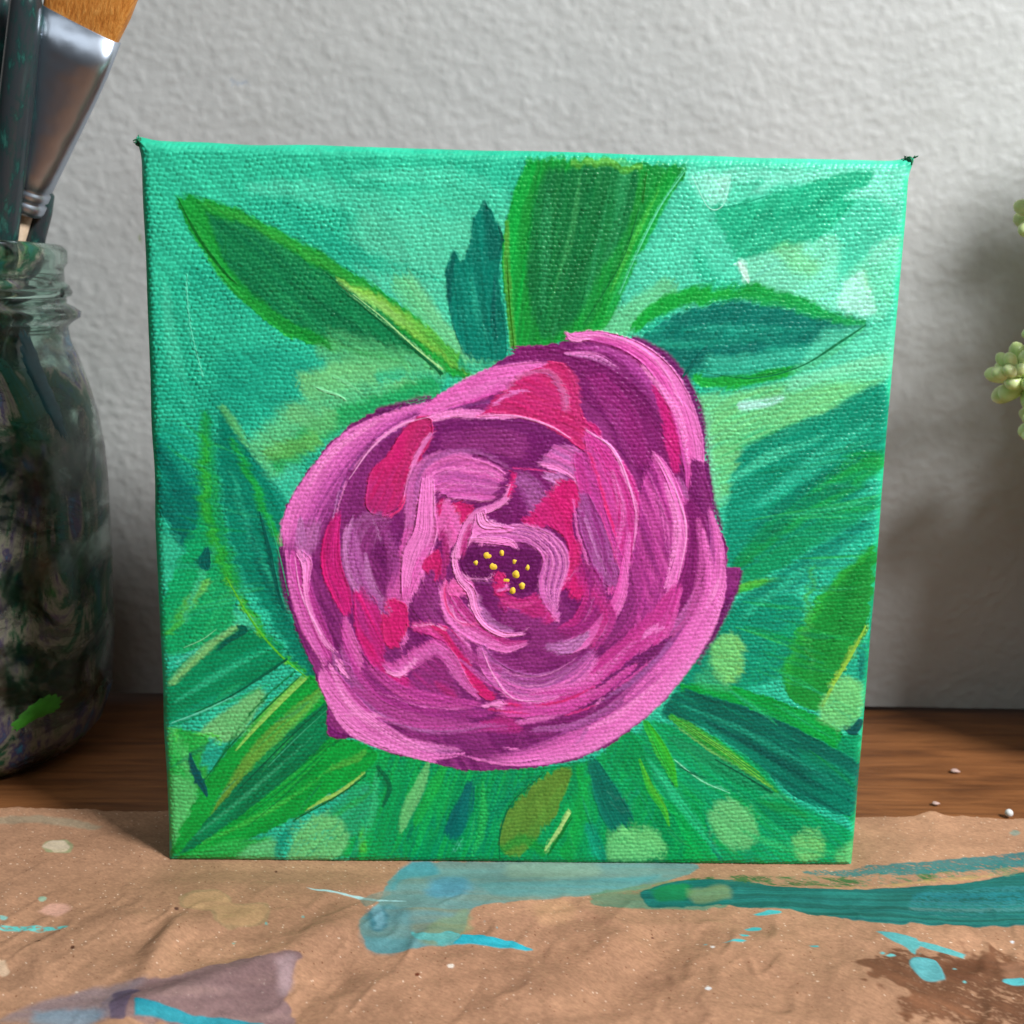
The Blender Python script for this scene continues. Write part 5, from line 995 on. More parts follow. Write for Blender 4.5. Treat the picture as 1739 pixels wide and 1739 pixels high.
Q([(0, 1585), (40, 1584), (60, 1583), (85, 1586), (112, 1585), (110, 1595), (60, 1594), (0, 1592)], [(90, 190, 185), (110, 195, 185)], dry=.38, th=.5, ragged=2, ridge=.2)
Q([(0, 1566), (16, 1570), (12, 1576), (0, 1575)], [(140, 195, 185)], dry=.3, th=.3, ridge=0)
blob(66, 1616, 8, 3.5, [(70, 45, 28)], soft=1.5, **K); blob(126, 1629, 3, 2, [(90, 60, 40)], soft=1, **K)
blob(1718, 1417, 11, 7, [(110, 125, 110), (150, 150, 135)], soft=2, **K)
for (a, b, r_, c_) in ((1201, 1710, 4.5, (225, 225, 225)), (1718, 1611, 4, (220, 225, 230)), (72, 1536, 6, (150, 175, 150)), (246, 1556, 4, (150, 185, 165)), (515, 1570, 4, (130, 175, 165)), (452, 1583, 5, (110, 175, 165)), (397, 1615, 4, (150, 180, 160)), (822, 1582, 4, (150, 170, 170)), (844, 1597, 4, (150, 175, 175)), (709, 1674, 3, (100, 50, 30)), (752, 1703, 3, (90, 45, 30)), (765, 1663, 2.5, (235, 225, 210)), (131, 1703, 3, (220, 200, 180)), (300, 1561, 3, (90, 60, 50)), (1209, 1632, 3, (235, 230, 225)), (1316, 1704, 4, (100, 55, 45)), (1107, 1610, 3, (90, 50, 40)), (469, 1483, 3, (90, 50, 40)), (124, 1629, 3, (90, 50, 40)), (1240, 1734, 4, (190, 60, 70))):
    blob(a, b, r_, r_*.7, [c_], soft=1, **K)
pp.C *= (.86+.30*fib)[..., None]
blot = fbm(pr, wx/.012+150, wy/.009+150, 3); blot2 = fbm(pr, wx/.05+10, wy/.03+10, 2)
pp.C *= (.90+.16*sst(blot, .35, .65)+.12*(blot2-.5))[..., None]
# relief: crinkles, a few long creases
hp = (fbm(pr, wx/.045+20, wy/.03+20, 3)-.5)*.0036
hp += (fbm(pr, (wx+wy)/.012+80, (wy-wx)/.03+80, 2)-.5)*.0009
rdg = 1-np.abs(2*fbm(pr, (wx+.4*wy)/.022+200, (wy-.3*wx)/.016+200, 2)-1); hp += .0007*sst(rdg, .55, 1.0)
rdg2 = 1-np.abs(2*fbm(pr, (wx-.5*wy)/.007+300, (wy+.6*wx)/.011+300, 2)-1); hp += .00028*sst(rdg2, .6, 1.0)
def crease(a, b, wd, amp, bend=0):
    global hp
    A = onG(*a)[:2]; B = onG(*b)[:2]; d = B-A; Ld = np.hypot(*d); tx, ty = d/Ld
    s_ = ((wx-A[0])*tx+(wy-A[1])*ty)/Ld; n_ = -(wx-A[0])*ty+(wy-A[1])*tx-bend*np.sin(np.clip(s_, 0, 1)*3.14)
    hp += .95*amp*np.exp(-(n_/wd/1.3)**2)*sst(s_, -.05, .15)*(1-sst(s_, .8, 1.05))
crease((620, 1560), (150, 1760), .0035, .0016, .004); crease((310, 1570), (230, 1700), .002, .0012); crease((600, 1640), (480, 1760), .003, -.0010)
crease((1080, 1600), (800, 1760), .004, .0014, .003); crease((1180, 1560), (1020, 1760), .005, -.0010); crease((1300, 1600), (1500, 1760), .004, .0009)
crease((40, 1430), (300, 1500), .004, -.0008); crease((1500, 1440), (1739, 1420), .003, .0007); crease((240, 1560), (40, 1700), .004, .0010, -.003)
hp -= hp.min(); hp = hp*np.clip(.3+.7*sst(np.abs(wy-.008), .012, .04), 0, 1)
under = (sst(wx, -.082, -.074)*(1-sst(wx, .074, .082))*sst(wy, -.012, -.003))
hp = hp*(1-.93*under)
hp = hp+pp.H*.00012*np.clip(pp.K*4, 0, 1)+fib*.00004
edge = .0212+.0008*np.sin(wx*70)+.0012*(vnoise(pr, wx/.006+5, wx*0+3)-.5)+.0005*(vnoise(pr, wx/.0012+5, wx*0+8)-.5)
edge += .0012*np.exp(-((wx-.104)/.0022)**2)-.0012*np.exp(-((wx-.121)/.006)**2)+.0022*np.exp(-((wx+.118)/.014)**2)
wy2 = wy+(edge-.0235)*sst(wy, .004, .0235)
curl = sst(wy, .012, .0235)*(.0003+.0008*np.exp(-((wx-.104)/.003)**2)+.0006*vnoise(pr, wx/.02, wx*0))*(1-under)
V = np.stack([wx, wy2, hp+curl+.0003], -1).reshape(-1, 3)
t = NT('kraft_paper'); at = t.n('ShaderNodeAttribute'); at.attribute_name = 'pigment'; v = t.coord(); va = t.coord((1, 2.2, 1), (0, 0, .5))
f = t.noise(va, 1400, 4, .7); f2 = t.noise(v, 300, 5, .65); f3 = t.noise(v, 24, 4)
c = t.mix(1.0, at.outputs['Color'], t.ramp(f2, [(.3, (.93, .925, .92)), (.7, (1.06, 1.06, 1.06))]), 'MULTIPLY')
c = t.mix(1.0, c, t.ramp(f, [(.3, (.88, .87, .86)), (.7, (1.1, 1.1, 1.1))]), 'MULTIPLY')
t.set(Base_Color=c, Roughness=.72, Normal=t.bump(f, .7, .00012, t.bump(f2, .5, .0002))); t.b.inputs['Specular IOR Level'].default_value = .2
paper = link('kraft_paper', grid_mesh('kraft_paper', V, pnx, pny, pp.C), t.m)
tag(paper, 'crinkled brown kraft paper spotted with teal paint lying under the canvas', 'paper')
# ------------------------------------------------------------------ the canvas
corners = np.array([onY(a, b, 0.0) for (a, b) in CORN]); corners[:, 2] -= corners[2:, 2].mean()*0
Hw = homog([(0, 0), (N-1, 0), (N-1, N-1), (0, N-1)], [(c_[0], c_[2]) for c_ in corners])
uu, vv2 = np.meshgrid(np.arange(N), np.arange(N)); wxz = happly(Hw, np.stack([uu, vv2], -1).reshape(-1, 2)).reshape(N, N, 2)
PXS = .1524/N
rel = (p.H*.72+p.wv*3.3*(1-.80*np.clip(p.K, 0, 1)**.7))*PXS
ed = np.minimum(np.minimum(uu, N-1-uu), np.minimum(vv2, N-1-vv2))*PXS; r_e = .0024
du = np.minimum(uu, N-1-uu)*PXS; dv = np.minimum(vv2, N-1-vv2)*PXS
def fold(d): k = np.clip(1-d/r_e, 0, 1); return r_e*(1-np.sqrt(np.clip(1-k*k, 0, 1)))
back = np.maximum(fold(du), fold(dv))
dish = .0007*np.sin(np.pi*uu/N)*np.sin(np.pi*vv2/N)
depth = back-rel*np.clip(ed/.001, .3, 1)+dish
zmin = wxz[..., 1].min(); Vf = np.stack([wxz[..., 0], depth, wxz[..., 1]], -1)
wob = .00035*(vnoise(np.random.RandomState(4), uu/90., vv2/90.)-.5)*np.clip(1-ed/.004, 0, 1)
Vf[..., 2] += wob; Vf[..., 0] += wob
for (cu, cv, sx_, sz_) in ((0, 0, -1, 1), (N-1, 0, 1, 1)):
    dd = np.hypot(uu-cu, vv2-cv)*PXS; k = np.exp(-(dd/.0022)**2); Vf[..., 0] += sx_*.0009*k; Vf[..., 2] += sz_*.0007*k
can = empty('painted_canvas', (0, .01, 0)); tag(can, 'square stretched canvas painted with a pink peony among green leaves, standing on the kraft paper', 'painting')
# sides: the border loop carried backwards, as one mesh with the front
loopi = [(0, j) for j in range(N-1)]+[(i, N-1) for i in range(N-1)]+[(N-1, j) for j in range(N-1, 0, -1)]+[(i, 0) for i in range(N-1, 0, -1)]
loopi = np.array(loopi); LB = Vf[loopi[:, 0], loopi[:, 1]]; CB = p.C[loopi[:, 0], loopi[:, 1]]
dep = [.0004, .0015, .004, .008, .012, .016, .0195, .0200]; ctr = LB.mean(0)
sv = []; scv = []; nl = len(LB)
for k, dz in enumerate(dep):
    q = LB.copy(); q[:, 1] = LB[:, 1]+dz; ins_ = .0 if k < 7 else .003
    q[:, [0, 2]] += (ctr[[0, 2]]-q[:, [0, 2]])*ins_*8; sv.append(q); scv.append(CB*(1-.4*min(1, dz/.01))+lin(T2)*.4*min(1, dz/.01))
allV = np.vstack([Vf.reshape(-1, 3)]+sv); allC = np.vstack([p.C.reshape(-1, 3)]+scv)
idx = np.arange(N*N).reshape(N, N)
qf = np.stack([idx[:-1, :-1], idx[1:, :-1], idx[1:, 1:], idx[:-1, 1:]], -1).reshape(-1, 4)
li = idx[loopi[:, 0], loopi[:, 1]]; rings_ = [li]+[N*N+k*nl+np.arange(nl) for k in range(len(dep))]
qs = []
for a, b in zip(rings_[:-1], rings_[1:]): qs.append(np.stack([a, np.roll(a, -1), np.roll(b, -1), b], -1))
qa = np.vstack([qf]+qs).astype(np.int32)
me = bpy.data.meshes.new('canvas_cloth'); me.vertices.add(len(allV)); me.vertices.foreach_set('co', allV.astype(np.float32).ravel())
me.loops.add(qa.size); me.loops.foreach_set('vertex_index', qa.ravel()); me.polygons.add(len(qa)); me.polygons.foreach_set('loop_start', np.arange(0, qa.size, 4, dtype=np.int32))
a_ = me.color_attributes.new('pigment', 'FLOAT_COLOR', 'POINT'); c4 = np.ones((len(allV), 4), np.float32); c4[:, :3] = allC; a_.data.foreach_set('color', c4.ravel()); me.update(calc_edges=True)
link('canvas_cloth', me, m_canvas, can)
bm = bmesh.new(); xa, xb = ctr[0]-.069, ctr[0]+.069; za, zb = .004, .147
for (x0, x1, z0, z1) in ((xa, xb, za, za+.018), (xa, xb, zb-.018, zb), (xa, xa+.018, za+.0185, zb-.0185), (xb-.018, xb, za+.0185, zb-.0185)):
    r_ = bmesh.ops.create_cube(bm, size=1)
    for v_ in r_['verts']: v_.co = Vector(((x0+x1)/2+v_.co.x*(x1-x0), .0125+v_.co.y*.014, (z0+z1)/2+v_.co.z*(z1-z0)))
me = bpy.data.meshes.new('stretcher'); bm.to_mesh(me); bm.free(); link('stretcher_frame', me, m_pine, can, smooth=False)
# yellow stamens
rd = random.Random(8)
for (a, b) in ((808, 957.5), (828, 945), (852, 941), (838, 964), (875, 955), (895.5, 966), (877, 977), (860, 987), (886.6, 996), (871, 1005)):
    g = tf_canvas([(a, b)])[0]; iu, iv = int(g[0]), int(g[1]); q = Vf[iv, iu]; R0 = .00066*rd.uniform(.82, 1.2)
    bm = bmesh.new(); bmesh.ops.create_uvsphere(bm, u_segments=18, v_segments=10, radius=1)
    for v_ in bm.verts:
        n_ = 1.12+.05*math.sin(3*math.atan2(v_.co.z, v_.co.x)+a)+.07*math.sin(2*math.atan2(v_.co.z, v_.co.x)+b)
        v_.co = Vector((q[0]+v_.co.x*R0*n_, q[1]+.0001+v_.co.y*.00022-.00015*max(0, -v_.co.y)*math.exp(-8*(v_.co.x**2+v_.co.z**2))-.00006*math.sin(3*v_.co.x+2*a), q[2]+v_.co.z*R0*n_))
    me = bpy.data.meshes.new('dot'); bm.to_mesh(me); bm.free(); link('yellow_paint_dot', me, m_yel, can)
# frayed threads at the top corners
def fray(cx, cz, n, spread, sgn):
    bm_v = []; bm_f = []
    for k in range(n):
        x = cx+rd.uniform(-spread, spread*.35)*(-sgn if sgn < 0 else 1)*1.0; z = cz+rd.uniform(-.0009, .0004); y = rd.uniform(.0006, .0022)
        pt = [Vector((x, y, z))]; d = Vector((rd.uniform(-.8, .8)+.3*sgn, rd.uniform(-.4, .3), rd.uniform(-.2, .7))).normalized()
        for j in range(4):
            d = (d+Vector((rd.uniform(-.7, .7), rd.uniform(-.5, .5), rd.uniform(-.8, .5)))).normalized(); pt.append(pt[-1]+d*rd.uniform(.00014, .0003))
        m_ = tube(pt, [.00016, .00018, .00016, .00012, .00007], 6); o_ = len(bm_v); bm_v += [tuple(v_.co) for v_ in m_.vertices]; bm_f += [tuple(i+o_ for i in f_.vertices) for f_ in m_.polygons]; bpy.data.meshes.remove(m_)
    bmn = bmesh.new(); bmesh.ops.create_icosphere(bmn, subdivisions=3, radius=1); o_ = len(bm_v)
    for v_ in bmn.verts:
        c_ = v_.co; k_ = 1+.35*math.sin(5*c_.x+3*c_.z+a)*math.cos(4*c_.y+2*c_.z)+.2*math.sin(11*c_.z+7*c_.x)
        bm_v.append((cx-sgn*.0002+c_.x*.0006*k_, .0010+c_.y*.0007*k_, cz-.0004+c_.z*.0008*k_))
    bmn.faces.ensure_lookup_table(); bm_f += [tuple(v_.index+o_ for v_ in f_.verts) for f_ in bmn.faces]; bmn.free()
    me = bpy.data.meshes.new('fray'); me.from_pydata(bm_v, [], bm_f); me.update(); return me
link('frayed_corner', fray(Vf[0, 0, 0]+.0007, Vf[0, 0, 2]-.0008, 9, .0005, -1), m_thr, can)
link('frayed_corner', fray(Vf[0, N-1, 0]-.0010, Vf[0, N-1, 2]-.0005, 22, .0016, 1), m_thr, can)
# ------------------------------------------------------------------ glass jar
JX, JY = -.1492, .0635
prof_o = [(.0, .0012), (.022, .0010), (.027, .0), (.0312, .0014), (.0356, .0064), (.0386, .015), (.0398, .030), (.0400, .055), (.0399, .072), (.0394, .082), (.0382, .091), (.0362, .099), (.0340, .106), (.0322, .1105), (.0318, .1140), (.0330, .1152), (.0350, .1165), (.0352, .1180), (.0335, .1192), (.0318, .1200), (.0318, .1225), (.0328, .1235), (.0328, .1245), (.0316, .1255), (.0315, .1290), (.0325, .1305), (.0325, .1335), (.0315, .1348), (.0300, .1350)]
prof_i = [(.0298, .1342), (.0297, .1200), (.0298, .1120), (.0312, .1050), (.0338, .0985), (.0357, .0915), (.0368, .0830), (.0373, .0740), (.0374, .030), (.0362, .0170), (.0325, .0095), (.0280, .0060), (.0, .0058)]
t = NT('stained_glass_jar'); v = t.coord((1, 1, 1.5)); v2 = t.coord((1, 1, .45)); v3 = t.coord((1, 1, 1))
sx = t.n('ShaderNodeSeparateXYZ'); t.l(v3, sx.inputs[0])
pa = t.noise(v, 38, 5, .62, .8); pb = t.noise(v2, 62, 7, .68, 1.2); pc = t.noise(v3, 70, 4, .6, .5)
smear = t.ramp(pa, [(.46, (0, 0, 0)), (.54, (1, 1, 1))])
hm = t.n('ShaderNodeMapRange'); t.l(sx.outputs['Z'], hm.inputs[0]); hm.inputs[1].default_value = .125; hm.inputs[2].default_value = .07; hm.inputs[3].default_value = -.03; hm.inputs[4].default_value = .05
ad = t.n('ShaderNodeMath'); ad.operation = 'ADD'; t.l(pa, ad.inputs[0]); t.l(hm.outputs[0], ad.inputs[1])
mask = t.ramp(ad.outputs[0], [(.47, (0, 0, 0)), (.60, (.93, .93, .93))])
col = t.ramp(pb, [(.30, L(20, 60, 100)), (.38, L(6, 90, 82)), (.46, L(20, 78, 50)), (.52, L(134, 134, 118)), (.58, L(70, 58, 92)), (.65, L(46, 116, 144)), (.74, L(116, 84, 60))])
gp = t.ramp(pc, [(.60, (0, 0, 0)), (.68, (1, 1, 1))]); col = t.mix(gp, col, L(30, 110, 52)); gq = onY(82, 1205, .032); col = spot(t, col, (gq[0]-JX, gq[1]-JY, gq[2]), .010, (1.5, .5), L(52, 130, 40), 1.0)
pd = t.n('ShaderNodeBsdfPrincipled'); t.l(col, pd.inputs['Base Color']); pd.inputs['Roughness'].default_value = .35
gb = t.n('ShaderNodeBump'); gb.inputs['Strength'].default_value = .5; gb.inputs['Distance'].default_value = .0012; t.l(pa, gb.inputs['Height'])
t.b.inputs['Base Color'].default_value = (.70, .88, .80, 1); t.b.inputs['Roughness'].default_value = .06; t.b.inputs['Transmission Weight'].default_value = 1.0; t.b.inputs['IOR'].default_value = 1.45
t.l(gb.outputs[0], pd.inputs['Normal'])
ms = t.n('ShaderNodeMixShader'); t.l(mask, ms.inputs[0]); t.l(t.b.outputs[0], ms.inputs[1]); t.l(pd.outputs[0], ms.inputs[2]); t.l(ms.outputs[0], t.out.inputs[0])
def revolve_solid(po, pi, n=72): return revolve(po+pi, n)
jar = empty('glass_jar', (JX, JY, 0)); tag(jar, 'paint-smeared clear glass jar full of paintbrushes at the left edge', 'jar')
me = revolve_solid(prof_o, prof_i); o = bpy.data.objects.new('jar_body', me); me.materials.append(t.m); scn.collection.objects.link(o); o.parent = jar
me.polygons.foreach_set('use_smooth', [True]*len(me.polygons)); o.location = (0, 0, .0004)
sp = []
for k in range(150):
    a = k/150*2*math.pi*1.6+2.2; sp.append((.0321*math.cos(a), .0321*math.sin(a), .1205+.0065*k/150))
me = tube(sp, [.0002+.0011*math.sin(math.pi*min(1, max(0, k/149)))**.4 for k in range(150)], 8)
t3 = NT('clear_glass'); t3.set(Base_Color=(.82, .93, .89), Roughness=.07, IOR=1.45); t3.b.inputs['Transmission Weight'].default_value = 1.0
o = bpy.data.objects.new('screw_thread', me); me.materials.append(t3.m); scn.collection.objects.link(o); o.parent = jar; me.polygons.foreach_set('use_smooth', [True]*len(me.polygons))
def on_jar(px, py, off=.0):
    """point of the jar's outer wall seen at a photograph pixel"""
    d = ray(px, py); Rr = .0400
    for _ in range(6):
        ox, oy = CAM[0]-JX, CAM[1]-JY; A_ = d[0]**2+d[1]**2; B_ = ox*d[0]+oy*d[1]; C_ = ox*ox+oy*oy-(Rr+off)**2
        disc = B_*B_-A_*C_
        if disc < 0: disc = 0
        t_ = (-B_-math.sqrt(disc))/A_; q_ = CAM+t_*d
        Rr = float(np.interp(q_[2]-.0004, [z_ for r_, z_ in prof_o[2:]], [r_ for r_, z_ in prof_o[2:]]))
    return q_
def smear(pts, col, nm):
    P_ = spline(np.vstack([np.array(pts, float), np.array(pts[:1], float)]), 6)[:-1]; c0 = P_.mean(0); V_ = [tuple(on_jar(c0[0], c0[1], .0003))]; F_ = []; nr = 7; n_ = len(P_)
    for i in range(1, nr+1):
        for k in range(n_):
            q_ = c0+(P_[k]-c0)*(i/nr)*(1+.10*math.sin(k*2.3)*(i == nr)); V_.append(tuple(on_jar(q_[0], q_[1], .0003*(1-(i/nr)**3)-.00002)))
    for k in range(n_): F_.append((0, 1+k, 1+(k+1) % n_))
    for i in range(nr-1):
        for k in range(n_): a_ = 1+i*n_+k; b_ = 1+i*n_+(k+1) % n_; F_.append((a_, a_+n_, b_+n_, b_))
    me = bpy.data.meshes.new('s'); me.from_pydata(V_, [], F_); me.update()
    t = NT(nm); v = t.coord((1, 1, 2.5)); f = t.noise(v, 160, 5, .6); t.set(Base_Color=t.ramp(f, [(.3, tuple(.6*x for x in col)), (.6, col), (.8, tuple(min(1, 1.5*x) for x in col))]), Roughness=.4)
    t.b.inputs['Alpha'].default_value = 1.0; link('paint_smear', me, t.m, jar)
smear([(18, 1232), (50, 1200), (84, 1180), (104, 1186), (96, 1206), (60, 1222), (30, 1240)], L(64, 150, 44), 'green_smear')
smear([(34, 566), (50, 570), (78, 640), (104, 700), (112, 742), (96, 730), (60, 660), (38, 610)], L(20, 82, 92), 'teal_smear')
# ------------------------------------------------------------------ brushes
t = NT('ferrule_metal'); v = t.coord((1, 1, .1)); t.set(Base_Color=L(190, 200, 214), Metallic=1.0, Roughness=.34, Normal=t.bump(t.noise(v, 900, 3), .15, .0001, t.bump(t.noise(t.coord(), 85, 2), .8, .0009))); m_fer = t.m
t = NT('dark_ferrule'); v = t.coord(); t.set(Base_Color=t.ramp(t.noise(v, 160, 4), [(.35, L(38, 40, 44)), (.7, L(90, 92, 98))]), Metallic=1.0, Roughness=.3); m_dfer = t.m
t = NT('orange_bristle'); v = t.coord((1, 1, .03), (0, -R(20), 0)); f = t.noise(v, 1500, 4, .7); t.set(Base_Color=t.ramp(f, [(.3, L(176, 100, 34)), (.5, L(214, 138, 60)), (.72, L(236, 170, 92))]), Roughness=.45, Normal=t.bump(f, .9, .0004)); m_bri = t.m
t = NT('bare_wood_handle'); v = t.coord((6, 6, .6)); t.set(Base_Color=t.ramp(t.noise(v, 120, 4), [(.3, L(196, 168, 138)), (.7, L(226, 202, 176))]), Roughness=.55); m_hw = t.m
t = NT('dark_paint_stained_handle'); v = t.coord((1, 1, .35), (0, -R(8), 0)); t.set(Base_Color=t.ramp(t.noise(v, 330, 6, .7, .2), [(.46, L(50, 56, 60)), (.56, L(34, 58, 58)), (.64, L(40, 92, 84)), (.76, L(96, 126, 118))]), Roughness=.22); m_hd = t.m
def brush_axis(pb, pt, yb, yt):
    a = Vector(onY(*pb, yb)); b = Vector(onY(*pt, yt)); return a, b, (b-a).normalized()
# wide flat brush
a, b, d = brush_axis((44, 352), (138, 40), .060, .050)
side = Vector((d.z, 0, -d.x)).normalized(); dep_ = d.cross(side).normalized()
# the ferrule's top edge slopes as in the photograph (seen slightly from below)
Lf = (b-a).length
wb = empty('wide_flat_brush', a); tag(wb, 'wide flat paintbrush with orange bristles and silver ferrule leaning in the jar', 'paintbrush')
rings = []
for (s_, rx, ry, pw) in ((-.0010, .0040, .0038, 2), (0, .0044, .0042, 2), (.0016, .0046, .0044, 2), (.0020, .0040, .0039, 2), (.0026, .0040, .0039, 2), (.0031, .0046, .0044, 2), (.0046, .0047, .0045, 2), (.0050, .0042, .0041, 2), (.0056, .0042, .0041, 2), (.0061, .0048, .0046, 2), (.010, .0053, .0045, 2.1), (.016, .0062, .0041, 2.3), (.024, .0074, .0038, 2.1), (.032, .0085, .0036, 2.2), (.038, .0092, .0034, 2.3), (Lf, .0097, .0032, 2.5)):
    rings.append((a+d*s_, rx, ry, side, dep_, pw))
link('ferrule', loft('f', rings), m_fer, wb)
rings = [(a+d*s_+side*o_, rx, ry, side, dep_, 3.6) for (s_, rx, ry, o_) in ((Lf-.004, .0086, .0020, 0), (Lf+.0002, .0091, .0024, 0), (Lf+.006, .0099, .0027, .0001), (Lf+.014, .0102, .0025, .0003), (Lf+.022, .0099, .0018, .0005), (Lf+.027, .0092, .0008, .0006))]
link('bristles', loft('b', rings, n=96), m_bri, wb)
e_ = a-d*.128; link('handle', tube([a+d*.001, a-d*.012, a-d*.035, a-d*.07, a-d*.10, e_], [.0021, .0022, .0030, .0034, .0026, .0018], 20), m_hw, wb)
# slim brush behind it: dark ferrule beside the wide one
def slim(label, pb, pt, yb, yt, r, mats, down, lab_name='paintbrush', ferr=True, up=.0):
    a, b, d = brush_axis(pb, pt, yb, yt); r0 = empty('paintbrush', a); tag(r0, label, 'paintbrush')
    Lb = (b-a).length+up
    if ferr:
        link('ferrule', tube([a, a+d*.003, a+d*.0035, a+d*.005, a+d*Lb*.8, a+d*Lb], [r*1.0, r*1.02, r*.92, r*1.02, r*.95, r*.8], 20), mats[0], r0)
        link('bristles', tube([a+d*(Lb-.002), a+d*(Lb+.01), a+d*(Lb+.018), a+d*(Lb+.024)], [r*.75, r*.95, r*.7, r*.15], 20), m_bri, r0)
        link('handle', tube([a+d*.002, a-d*.02, a-d*down], [r*.9, r*1.05, r*.5], 18), mats[1], r0)
    else:
        link('handle', tube([a-d*down, a-d*down*.6, a, a+d*Lb*.5, a+d*Lb*.9, a+d*Lb], [r*.55, r*.9, r, r*1.12, r*1.0, r*.55], 20), mats[1], r0)
        link('ferrule', tube([a-d*(down+.018), a-d*(down-.002)], [r*.6, r*.62], 16), mats[0], r0)
    return r0
slim('slim paintbrush with a dark ferrule standing behind the wide brush', (60, 400), (76, 320), .0655, .064, .0026, (m_dfer, m_hd), .10, ferr=False)
slim('dark handled paintbrush stained with teal paint crossing in front of the wide brush', (2, 420), (50, -40), .055, .046, .0036, (m_dfer, m_hd), .10, ferr=False)
slim('dark green stained brush handle farthest left in the jar', (-30, 420), (8, -40), .064, .056, .0036, (m_dfer, m_hd), .10, ferr=False)
# ------------------------------------------------------------------ potted succulent (its pot stands just outside the picture)
t = NT('succulent_leaf'); v = t.coord(); f = t.noise(v, 130, 3); t.set(Base_Color=t.ramp(f, [(.3, L(186, 204, 134)), (.55, L(214, 226, 164)), (.75, L(236, 240, 196))]), Roughness=.38); t.b.inputs['Subsurface Weight'].default_value = .25; t.b.inputs['Subsurface Radius'].default_value = (.004, .005, .002); t.b.inputs['Subsurface Scale'].default_value = .6; m_leaf = t.m
t = NT('succulent_stem'); v = t.coord(); t.set(Base_Color=t.ramp(t.noise(v, 200), [(.3, L(110, 110, 60)), (.7, L(150, 140, 90))]), Roughness=.6); m_stem = t.m
t = NT('terracotta'); v = t.coord(); t.set(Base_Color=t.ramp(t.noise(v, 60, 5), [(.3, L(150, 84, 58)), (.7, L(182, 110, 80))]), Roughness=.8); m_ter = t.m
t = NT('potting_soil'); v = t.coord(); f = t.noise(v, 400, 4); t.set(Base_Color=t.ramp(f, [(.3, L(40, 28, 20)), (.7, L(86, 64, 48))]), Roughness=.95, Normal=t.bump(f, 1, .002)); m_soil = t.m
PPX, PPY = .208, .050
pl = empty('potted_succulent', (PPX, PPY, 0)); tag(pl, 'pale green trailing succulent reaching in at the right edge beside the canvas', 'plant')
me = revolve([(.0, .0), (.034, .0), (.035, .002), (.041, .070), (.0445, .071), (.0455, .088), (.0445, .089), (.042, .088), (.039, .076), (.0, .076)], 48); o = link('pot', me, m_ter); o.parent = pl
me = revolve([(.0, .0800), (.01, .0812), (.02, .0798), (.0405, .0790)], 48); o = link('soil', me, m_soil); o.parent = pl
def leaf_geo(c, d, ln, r, V_, F_, n=12, m=13):
    d = d.normalized(); a_ = d.orthogonal().normalized(); b_ = d.cross(a_); o_ = len(V_)
    for i in range(m):
        s_ = .5-.5*math.cos(math.pi*i/(m-1)); rr = r*math.sin(math.pi*min(1, .06+.94*s_)**.8)**.55 if 0 < i < m-1 else r*.12
        rr = r*1.12*max(.02, 1-abs(2*s_-1)**2.6)**.5*(.62+.38*s_) if 0 < i < m-1 else r*.2
        for k in range(n):
            t_ = 2*math.pi*k/n; V_.append(tuple(c+d*(ln*s_)+a_*math.cos(t_)*float(rr)+b_*math.sin(t_)*float(rr)*.86))
    for i in range(m-1):
        for k in range(n): F_.append((o_+i*n+k, o_+i*n+(k+1) % n, o_+(i+1)*n+(k+1) % n, o_+(i+1)*n+k))
    F_.append(tuple(o_+k for k in range(n))[::-1]); F_.append(tuple(o_+(m-1)*n+k for k in range(n)))
def cluster(tip, axis, nl, parent, size=1.0, extra=None, name='leaf_cluster'):
    V_, F_ = [], []; axis = axis.normalized(); a_ = axis.orthogonal().normalized(); b_ = axis.cross(a_)
    for k in range(nl):
        ph = k*2.39996; s_ = k/nl; el = math.radians(15+75*s_); d = axis*math.cos(el)+(a_*math.cos(ph)+b_*math.sin(ph))*math.sin(el)
        ln = size*(.0052+.0030*s_)*rd.uniform(.85, 1.12); leaf_geo(tip-axis*(size*.006*s_), d, ln, size*(.0014+.0008*s_)*rd.uniform(.9, 1.1), V_, F_)
    for (c, d, ln, r) in (extra or []): leaf_geo(c, d, ln, r, V_, F_)
    me = bpy.data.meshes.new('cl'); me.from_pydata(V_, [], F_); me.update(); return link(name, me, m_leaf, parent)
def stem(path, r=.0011):
    return link('stem', tube(spline([tuple(q) for q in path], 8).tolist(), r, 8), m_stem, pl)
soil = Vector((PPX, PPY, .079))
def branch(px, py, y, axis, nl, size, bow):
    tip = Vector(onY(px, py, y)); base = soil+Vector((rd.uniform(-.015, .01), rd.uniform(-.012, .012), 0))
    mid = (tip+base)/2+Vector(bow); stem([base, mid, tip-Vector(axis).normalized()*.004]); 
    # leaves up the stem as well
    V_, F_ = [], []; sp_ = spline([tuple(base), tuple(mid), tuple(tip)], 10)
    for i in range(6, len(sp_)-1, 1):
        if rd.random() < .75:
            ph = i*2.4; leaf_geo(Vector(sp_[i]), Vector((math.cos(ph), math.sin(ph), .35)), rd.uniform(.005, .008), .0018, V_, F_)
    if V_:
        me = bpy.data.meshes.new('l'); me.from_pydata(V_, [], F_); me.update(); link('stem_leaves', me, m_leaf, pl)
    return cluster(tip, Vector(axis), nl, pl, size)
branch(1728, 634, .040, (-.8, -.5, .35), 17, 1.3, (.004, 0, .018))
branch(1775, 345, .040, (-.55, -.4, .8), 13, 1.3, (.012, 0, .02))
branch(1790, 400, .046, (-.9, -.2, -.1), 14, 1.0, (.010, 0, .02))
branch(1772, 722, .036, (-.8, -.5, -.1), 13, 1.2, (.006, 0, .015))
branch(1800, 520, .030, (-.4, -.4, .8), 15, 1.0, (.01, 0, .02))
branch(1880, 200, .045, (-.2, -.3, 1), 15, 1.0, (.01, 0, .02))
